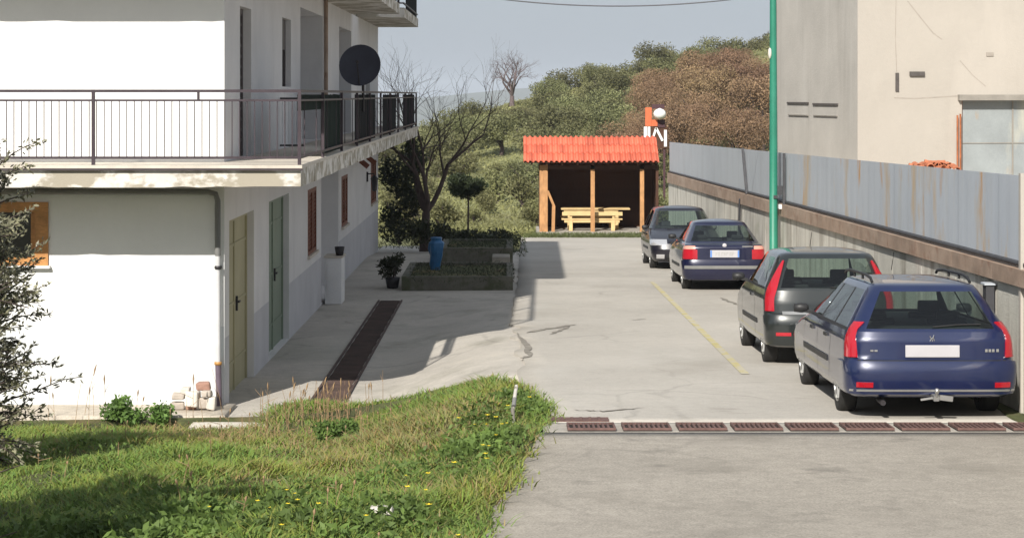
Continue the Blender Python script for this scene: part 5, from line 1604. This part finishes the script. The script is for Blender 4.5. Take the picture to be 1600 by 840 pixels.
# dark evergreen shrub at the house end, and dark planter plants
def leafy(name, lab, cat, base, blobs, n, size, m, stems=5, asp=.4, shell=.35, up=0., group=None, stem_r=.015):
    t = thing(name, lab, cat, base, group); rng = np.random.default_rng(int(abs(base[0] * 97 + base[1] * 13)))
    V, Fq = rand_quads(blob_pts(blobs, n, rng, shell), size, asp, rng, up)
    me = mesh_np('foliage', V - np.array(base), Fq); link('foliage', me, t, m)
    mb = MB()
    for k in range(stems):
        c = blobs[k % len(blobs)][0]; b = Vector(base)
        mb.tube([b + Vector((rng.uniform(-.05, .05), rng.uniform(-.05, .05), -.05)), (b + Vector(c)) / 2 + Vector((0, 0, .05)), c], [stem_r, stem_r * .7, stem_r * .3], 4, caps=False)
    mb.build('stems', MT['bark'], t)
    return t
e0 = (-3.15, 57.5, -1.65)
rng = np.random.default_rng(44)
leafy('evergreen_shrub', 'tall dark evergreen shrub at the far corner of the house', 'shrub', e0,
      [((-3.2 + rng.uniform(-.35, .45), 57.8 + rng.uniform(-.5, .5), z_), (.34, .34, .38)) for z_ in np.linspace(-1.3, .7, 15)], 3000, .075, MT['evergreen'], 6)
leafy('evergreen_shrub', 'low dark shrub at the foot of the bare tree', 'shrub', (-2.3, 55.2, -1.65),
      [((-2.55 + rng.uniform(-.5, .7), 55.4 + rng.uniform(-.4, .4), -1.45 + rng.uniform(0, .45)), (.3, .3, .25)) for _ in range(9)], 1500, .06, MT['evergreen'], 6)
leafy('creeper', 'dark trailing creeper hanging from the far balcony corner', 'creeper', (-2.7, 56.7, 1.2),
      [((-2.75 + rng.uniform(-.2, .3), 56.8 + rng.uniform(-.3, .4), z_), (.26, .26, .22)) for z_ in np.linspace(.25, 1.25, 7)], 900, .06, MT['evergreen'], 3)
pz = P(618, 430, 44)
t = leafy('potted_plant', 'dark bushy potted plant at the corner of the planter', 'potted plant', (-2.52, 43.2, -1.56),
      [((-2.52 + rng.uniform(-.22, .22), 43.2 + rng.uniform(-.2, .2), -1.25 + rng.uniform(0, .35)), (.16, .16, .14)) for _ in range(8)], 900, .045, MT['evergreen'], 5)
m = MB(); m.lathe([(.001, 0), (.12, 0), (.16, .22), (.14, .22), (.001, .2)], (-2.52, 43.2, -1.565), n=12); m.build('pot', MT['metal_dark'], t)
for (x0, x1, y0, y1, zz, lab) in ((-2.1, -.1, 42.9, 46.0, -1.33, 'dark low plants growing in the front planter'), (-1.6, -.1, 49.8, 52.3, -1.25, 'dark low plants growing in the rear planter')):
    n = 2600; pts = np.stack([rng.uniform(x0 - .1, x1 + .15, n), rng.uniform(y0 - .35, y1 + .1, n), zz - .05 + rng.random(n) ** 2 * .15], -1)
    V, Fq = rand_quads(pts, .05, .14, rng, .9); me = mesh_np('planting', V, Fq); me.materials.append(MT['evergreen']); setp(link('planting', me), lab, 'plants', kind='stuff')  # leaf colour kept very dark to imitate the house shadow on the planters
leafy('hedge', 'low dark hedge across the end of the garden in the house shadow', 'hedge', (-1.0, 64.0, -2.25),
      [((x_, 64 + rng.uniform(-.5, .5), -2.05 + rng.uniform(-.1, .12)), (.34, .5, .30)) for x_ in np.linspace(-2.5, -.05, 16)], 5000, .06, MT['evergreen'], 12)
# grass around the shelter end of the car park
n = 9000; xx = rng.uniform(-4, 5.3, n); yy = np.where(xx > .45, rng.uniform(73.9, 75.3, n), rng.uniform(58, 77, n))
keep = ~((xx > -3.6) & (xx < .25) & (yy < 62) & (rng.random(n) < .3))
xx, yy = xx[keep], yy[keep]; n = len(xx)
pts = np.stack([xx, yy, Hn(xx, yy) + .05 + rng.random(n) ** 2 * .15], -1)
V, Fq = rand_quads(pts, .07, .14, rng, 1.0)
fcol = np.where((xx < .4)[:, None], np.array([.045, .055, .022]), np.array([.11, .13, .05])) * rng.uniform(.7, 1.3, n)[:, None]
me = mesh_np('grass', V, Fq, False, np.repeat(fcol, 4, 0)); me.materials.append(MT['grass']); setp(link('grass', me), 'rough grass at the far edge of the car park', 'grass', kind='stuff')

# ------------------------------------------------------------------ foreground bank
yy_ = np.arange(4, 26.55, .25); A = []
rb = np.random.default_rng(8)
ph = rb.uniform(0, 6.28, 6)
def bumpz(x, y): return .05 * np.sin(x * 1.7 + y * .6 + ph[0]) + .04 * np.sin(x * 3.1 - y * 2.3 + ph[1]) + .025 * np.sin(x * 6.1 + y * 5.2 + ph[2])
def bank_right(y): return road_edge(y) + .05 if y < 20.5 else float(np.interp(y, [20.5, 21.5, 22.8, 23.8, 24.8, 25.9, 26.3, 26.5], [.40, .38, .25, .02, -.30, -1.15, -2.0, -2.7]))
def bank_z(x, y):
    e = np.array([bank_right(v) for v in np.atleast_1d(y)]).reshape(np.shape(y)) if np.ndim(y) else bank_right(y)
    d = np.clip((e - x) / .9, 0, 1)
    k = 1 - .75 * sstep((np.asarray(y) - 20.5) / 3.5)
    fl = np.clip((np.asarray(y) - 23.6) / 1.2, 0, 1) * np.clip((-2.75 - np.asarray(x)) / .6, 0, 1) * .10
    return Hn(x, y) + (.02 + .075 * sstep(d)) * k + .022 + bumpz(x, y) * d * k - fl
rows = []
for y in yy_:
    xs = np.linspace(-14 if y < 25.2 else -3.3, bank_right(y), 70); rows.append(np.stack([xs, np.full(70, y), bank_z(xs, np.full(70, y))], -1))
A = np.array(rows); me = mesh_np('grass_bank', A.reshape(-1, 3), gridfaces(len(yy_), 70), True); me.materials.append(MT['soil'])
setp(link('grass_bank', me), kind='structure', label='uneven grassy bank between the road and the white house')
# blades
rng = np.random.default_rng(77)
n0 = 420000
yy = 12.5 + 14 * rng.random(n0) ** 1.0; xx = rng.uniform(-.29, .03, n0) * yy
YE = np.arange(12, 26.6, .05); edge = np.array([bank_right(v) for v in YE]); er = np.interp(yy, YE, edge)
jit = .10 * rng.normal(size=n0)
keep = (xx < er + jit * .8 - .02) & ((yy < 25.05 + jit * .8) | (xx > -3.2 + jit))
xx, yy, er = xx[keep], yy[keep], er[keep]
def fn(x, y, s, k):  # smooth pseudo-noise
    r = np.random.default_rng(k); o = 0
    for i in range(5):
        a = r.uniform(0, 6.28); f = s * r.uniform(.6, 1.7); o = o + np.sin((x * math.cos(a) + y * math.sin(a) * .8) * f + r.uniform(0, 6.28))
    return o / 5
dens = fn(xx, yy, 2.2, 1) * .5 + fn(xx, yy, 6., 2) * .35
keep = rng.random(len(xx)) < np.clip(.55 + dens * .9, .12, 1)
xx, yy, er = xx[keep], yy[keep], er[keep]; n = len(xx)
dry = np.clip(.15 + .62 * fn(xx, yy, 1.6, 3) + .3 * fn(xx, yy, 5, 4) + .32 * np.exp(-((xx + 1.9) ** 2 / 2.5 + (yy - 22.2) ** 2 / 5.)) - .35 * np.clip((16.5 - yy) / 3, 0, 1), 0, 1)
isdry = rng.random(n) < dry * .85
hgt = (.022 + .075 * rng.random(n) ** 1.7) * (1 + .5 * fn(xx, yy, 3, 5)) * np.where(isdry, 1.15, 1.0)
hgt *= np.where(yy < 15.5, 1.15, 1)
wd = .004 + .0045 * rng.random(n)
base = np.stack([xx, yy, bank_z(xx, yy) - .01], -1)
ang = rng.uniform(0, 2 * PI, n); lean = rng.uniform(.2, 1.5, n)
dirv = np.stack([np.cos(ang) * lean, np.sin(ang) * lean, np.ones(n)], -1)
side = np.stack([-np.sin(ang + rng.normal(size=n) * .6), np.cos(ang), np.zeros(n)], -1) * wd[:, None]
mid = base + dirv * (hgt * .55)[:, None]; tip = base + dirv * hgt[:, None] * np.array([1.35, 1.35, .95])
V = np.stack([base - side, base + side, mid + side * .8, mid - side * .8, tip + side * .12, tip - side * .12], 1).reshape(-1, 3)
i6 = np.arange(n)[:, None] * 6
Fq = np.concatenate([i6 + np.array([0, 1, 2, 3]), i6 + np.array([3, 2, 4, 5])], 0)
gcol = np.stack([.125 + .07 * rng.random(n), .170 + .07 * rng.random(n), .042 + .025 * rng.random(n)], -1)
yel = np.clip(fn(xx, yy, 2.4, 9), 0, 1)[:, None] * np.array([.07, .03, .0])
dcol = np.stack([.23 + .10 * rng.random(n), .185 + .07 * rng.random(n), .085 + .05 * rng.random(n)], -1)
colr = np.where(isdry[:, None], dcol * np.array([1.05, 1.12, .95]), (gcol + yel) * np.array([1.16, 1.24, 1.12]))
me = mesh_np('grass', V, Fq, False, np.repeat(colr, 6, 0)); me.materials.append(MT['grass'])
setp(link('grass', me), 'green and straw coloured grass on the bank beside the road', 'grass', kind='stuff')
# broad-leaved weeds
def weed_patch(cx, cy, rx, ry, n, size, hmax, seed):
    r = np.random.default_rng(seed); a = r.uniform(0, 6.28, n); q = np.sqrt(r.random(n)) * (1 + .15 * r.normal(size=n))
    x = cx + rx * q * np.cos(a); y = cy + ry * q * np.sin(a)
    er_ = np.interp(y, YE, edge); k = x < er_ + .05; x, y = x[k], y[k]
    clump = np.clip(.4 + .9 * fn(x, y, 5, seed), .05, 1)
    z = bank_z(x, y) + r.random(len(x)) ** .8 * hmax * clump
    return rand_quads(np.stack([x, y, z], -1), size, .48, r, .15, .5)
Vs, Fs, o = [], [], 0
for args in ((-1.9, 13.9, 1.2, 1.2, 5200, .034, .22, 1), (-2.9, 13.4, .9, .7, 2200, .034, .22, 2), (-1.1, 14.2, .8, .8, 1800, .03, .16, 3), (-.25, 18.4, .35, 1.8, 2400, .03, .22, 4), (-1.1, 16.6, .9, 1.2, 1100, .026, .12, 5), (.05, 21.2, .3, 1.0, 1000, .03, .16, 6), (-2.6, 15.5, .8, .8, 1300, .03, .16, 7), (-4.4, 19.5, 1.6, 1.5, 1500, .028, .14, 12)):
    v, f = weed_patch(*args); Vs.append(v); Fs.append(f + o); o += len(v)
me = mesh_np('weeds', np.concatenate(Vs), np.concatenate(Fs)); me.materials.append(MT['weed']); setp(link('weeds', me), 'leafy green weeds among the grass at the foot of the picture', 'weeds', kind='stuff')
# dry stalks
r = np.random.default_rng(3); mb = MB()
def stalks(cx, cy, rx, ry, n, h0, h1):
    for _ in range(n):
        x, y = cx + r.normal() * rx, cy + r.normal() * ry
        if y > 25.4 or x > bank_right(min(y, 25.5)) + .1: continue
        z = float(bank_z(np.array([x]), np.array([y]))[0]); h = r.uniform(h0, h1); lx, ly = r.normal() * .12 * h, r.normal() * .12 * h
        mb.tube([(x, y, z - .03), (x + lx * .4, y + ly * .4, z + h * .5), (x + lx, y + ly, z + h)], [.004, .003, .002], 3, caps=False)
        if r.random() < .6: mb.tube([(x + lx * .9, y + ly * .9, z + h * .88), (x + lx, y + ly, z + h), (x + lx * 1.15, y + ly * 1.1, z + h * 1.1)], [.004, .011, .003], 4, caps=False)
        for _k in range(int(r.integers(0, 3))):
            f = r.uniform(.4, .85); mb.tube([(x + lx * f, y + ly * f, z + h * f), (x + lx * f + r.normal() * .06, y + r.normal() * .05, z + h * (f + .16))], [.003, .002], 3, caps=False)
stalks(-2.35, 25.0, .35, .3, 60, .2, .5); stalks(-2.4, 23.9, .7, .5, 60, .12, .28); stalks(-3.3, 22.5, 1.2, 1.2, 50, .08, .2); stalks(-4.6, 25.2, 1.0, .12, 14, .3, .75); stalks(-1.6, 14.3, 1.0, .8, 12, .1, .2); stalks(-3.8, 17.2, 1.2, 1.2, 20, .1, .22)
MT['straw'] = mat('straw', (.30, .20, .11), .9, .25, 6)
setp(mb.build('dry_stalks', MT['straw']), 'dry brown weed stalks standing in the grass by the house corner', 'dry stalks', kind='stuff')
# yellow flowers
mb = MB()
for (cx, cy, rx, ry, n) in ((-.22, 18.3, .2, 1.0, 16), (-1.5, 14.2, .9, .6, 14), (-.6, 15.4, .6, 1.2, 4)):
    for _ in range(n):
        x, y = cx + r.normal() * rx, cy + r.normal() * ry
        if y < 12.5 or x > bank_right(y): continue
        z = float(bank_z(np.array([x]), np.array([y]))[0]) + r.uniform(.1, .22); s = r.uniform(.012, .024); rot = r.uniform(0, 3)
        c = Vector((x, y, z))
        for k in range(5):
            a = rot + k * 2 * PI / 5; d = Vector((math.cos(a), math.sin(a), .35)); e = Vector((-math.sin(a), math.cos(a), 0)) * .5
            mb.add([c, c + (d * .6 + e) * s, c + d * s * 1.2, c + (d * .6 - e) * s], [(0, 1, 2, 3)])
setp(mb.build('flowers', MT['flower']), 'tiny yellow flowers scattered through the weeds', 'flowers', kind='stuff')
# two bushes on the bank
def bush(lab, cx, cy, R, hz, n, seed):
    r_ = np.random.default_rng(seed); z = float(bank_z(np.array([cx]), np.array([cy]))[0])
    bl = [((cx + r_.uniform(-R, R), cy + r_.uniform(-R, R) * .6, z + r_.uniform(.05, hz)), (R * .36, R * .36, hz * .4)) for _ in range(10)]
    leafy('bush', lab, 'bush', (cx, cy, z), bl, n, .034, MT['weed'], 6, .5, .3, .1, 'small bushes on the bank', .006)
b1 = P(213, 650, 25.0); bush('low green bush against the sunlit front wall of the house', b1.x, 25.0, .36, .30, 1500, 1)
b2 = P(538, 680, 22.9); bush('small dark green bush in the middle of the grass bank', b2.x, 22.6, .28, .20, 1100, 2)
# olive shrub at the left edge of the picture
def near_olive(base, h, R, seed, nb, lab, nl=46, sc=1.):
    rng = np.random.default_rng(seed); t = thing('olive_shrub', lab, 'shrub', base); b = Vector(base)
    br = MB(); P_, D_ = [], []
    for k in range(nb):
        a = rng.uniform(0, 6.28); z0 = h * rng.uniform(.02, .75); L = R * rng.uniform(.55, 1.1) * (1.0 - .45 * max(0, z0 / h - .3))
        p = b + Vector((rng.normal() * .08, rng.normal() * .08, z0)); d = Vector((math.cos(a), math.sin(a), rng.uniform(.25, .9))).normalized()
        pts = [p.copy()]
        for i in range(7):
            d = (d + Vector((rng.normal() * .16, rng.normal() * .16, rng.normal() * .14 - .02))).normalized(); p = p + d * L / 6; pts.append(p.copy())
        br.tube(pts, list(np.linspace(.014, .003, 8)), 4, caps=False)
        for j in range(nl):
            f = rng.uniform(.12, 1.0) * 7; i = min(int(f), 6); q = pts[i].lerp(pts[i + 1], f - i)
            P_.append(q + Vector(rng.normal(size=3) * .02)); dd_ = (pts[i + 1] - pts[i]).normalized() * .9 + Vector(rng.normal(size=3) * .75); D_.append(dd_.normalized())
    br.tube([b + Vector((0, 0, -.3)), b + Vector((.03, 0, h * .4)), b + Vector((-.02, 0, h * .9))], [.07, .045, .012], 8)
    br.build('branches', MT['bark'], t)
    P_ = np.array(P_); D_ = np.array(D_)
    if base[1] < 14:
        ok = P_[:, 0] < -.275 * P_[:, 1]; P_, D_ = P_[ok], D_[ok]      # trimmed back from the road side
    n = len(P_)
    e = rng.normal(size=(n, 3)); e -= D_ * np.sum(D_ * e, 1)[:, None]; e /= np.linalg.norm(e, axis=1)[:, None]
    L = (.05 + .035 * rng.random(n))[:, None] * sc; w = L * .17
    V = np.stack([P_, P_ + D_ * L * .5 + e * w, P_ + D_ * L, P_ + D_ * L * .5 - e * w], 1).reshape(-1, 3)
    me = mesh_np('foliage', V - np.array(base), np.arange(4 * n).reshape(-1, 4)); link('foliage', me, t, MT['olive_near'])
    return t
nb_ = (-5.32, 18.9, H(-5.32, 18.9) + .08)
near_olive(nb_, 3.55, 1.0, 5, 520, 'olive shrub with narrow grey leaves at the edge of the grass bank', 110, .92)
nb2 = (-4.6, 11.6, H(-4.6, 11.6) + .08)
near_olive(nb2, 3.6, 1.55, 6, 330, 'olive shrub beside the road whose shadow crosses the bank', 95, 1.9)

# ------------------------------------------------------------------ rubble and verge oddments
def rock(name, lab, c, s, mt, seed):
    r_ = np.random.default_rng(seed); m = MB()
    vs = [(sx * s[0] * r_.uniform(.7, 1.05), sy * s[1] * r_.uniform(.7, 1.05), sz * s[2] * r_.uniform(.65, 1.05)) for sz in (-1, 1) for sy in (-1, 1) for sx in (-1, 1)]
    m.add([Vector(c) + Vector(v) for v in vs], [(0, 2, 3, 1), (4, 5, 7, 6), (0, 1, 5, 4), (2, 6, 7, 3), (0, 4, 6, 2), (1, 3, 7, 5)])
    o = m.build(name, mt, None, bevel=.02); setp(o, lab, 'stone', 'rubble stones at the house corner'); return o
for k, (px, py, sx, sz, mt, lab) in enumerate(((277, 632, .10, .055, 'stone', 'flat pale rubble stone on the ledge, low at the outer end of the heap'), (281, 617, .085, .05, 'stone', 'small stone lying on top at the outer end of the heap'), (303, 620, .10, .10, 'stone_pale', 'squarish pale stone in the middle of the heap'),
        (318, 602, .10, .06, 'stone_red', 'reddish broken stone on the very top of the heap'), (320, 628, .085, .08, 'stone', 'grey stone low in the heap beside the downpipe'), (333, 626, .06, .10, 'stone_pale', 'whitish upright block against the downpipe'), (300, 634, .07, .04, 'stone_red', 'small reddish stone at the bottom front of the heap'), (292, 608, .06, .05, 'stone_pale', 'small pale stone wedged between the low end and the middle of the heap'), (326, 612, .07, .05, 'stone', 'grey stone tucked under the reddish top stone by the pipe'), (268, 637, .05, .035, 'stone', 'smallest grey stone at the far end of the heap away from the pipe'))):
    c = P(px, py, 25.85); rock('stone', lab, (c.x, 25.82 - .05 * (k % 3), c.z), (sx, .09, sz), MT[mt], 50 + k)
# leaning marker stake and scraps at the grass edge
q0 = (.12, 19.9); z0 = float(bank_z(np.array([-.0]), np.array([19.9]))[0])
t = thing('marker_stake', 'leaning white flaking stake at the road edge of the grass', 'stake', (.02, 19.8, z0))
m = MB(); m.tube([P(803, 668, 19.9), P(801, 640, 20.0), P(807, 602, 20.2)], [.018, .020, .018], 7); m.build('shaft', MT['flaking'], t)
m = MB(); m.tube([P(802.5, 634, 20.0), P(804, 622, 20.08)], .022, 7); m.build('band', MT['pipe_grey'], t)
m = MB(); m.tube([P(803, 664, 19.7), P(806, 674, 19.4), P(815, 690, 18.8), P(822, 700, 18.5)], .014, 6)
setp(m.build('hose_scrap', mat('pale_blue_plastic', (.30, .42, .50), .5, .15, 5)), 'scrap of pale blue hose lying at the grass edge below the stake', 'hose')
c = P(598, 833, 14.1)
rock('stone', 'pale stone lying in the weeds at the foot of the picture', (c.x, 14.1, float(bank_z(np.array([c.x]), np.array([14.1]))[0]) + .06), (.09, .07, .035), MT['stone_pale'], 91)['group'] = 'loose stones'

# ------------------------------------------------------------------ air
hm = bpy.data.materials.new('haze'); hm.use_nodes = True
hn, hl = hm.node_tree.nodes, hm.node_tree.links
hn.remove(hn['Principled BSDF'])
pv = hn.new('ShaderNodeVolumePrincipled'); pv.inputs['Color'].default_value = (.80, .87, .96, 1); pv.inputs['Density'].default_value = 0.00017
hl.new(pv.outputs[0], hn['Material Output'].inputs['Volume'])
m = MB(); m.box(-8400, 8400, -60, 9200, -75, 62)
hz_ = m.build('haze', hm); setp(hz_, 'pale blue haze filling the air out to the far ridge', 'haze', kind='stuff')
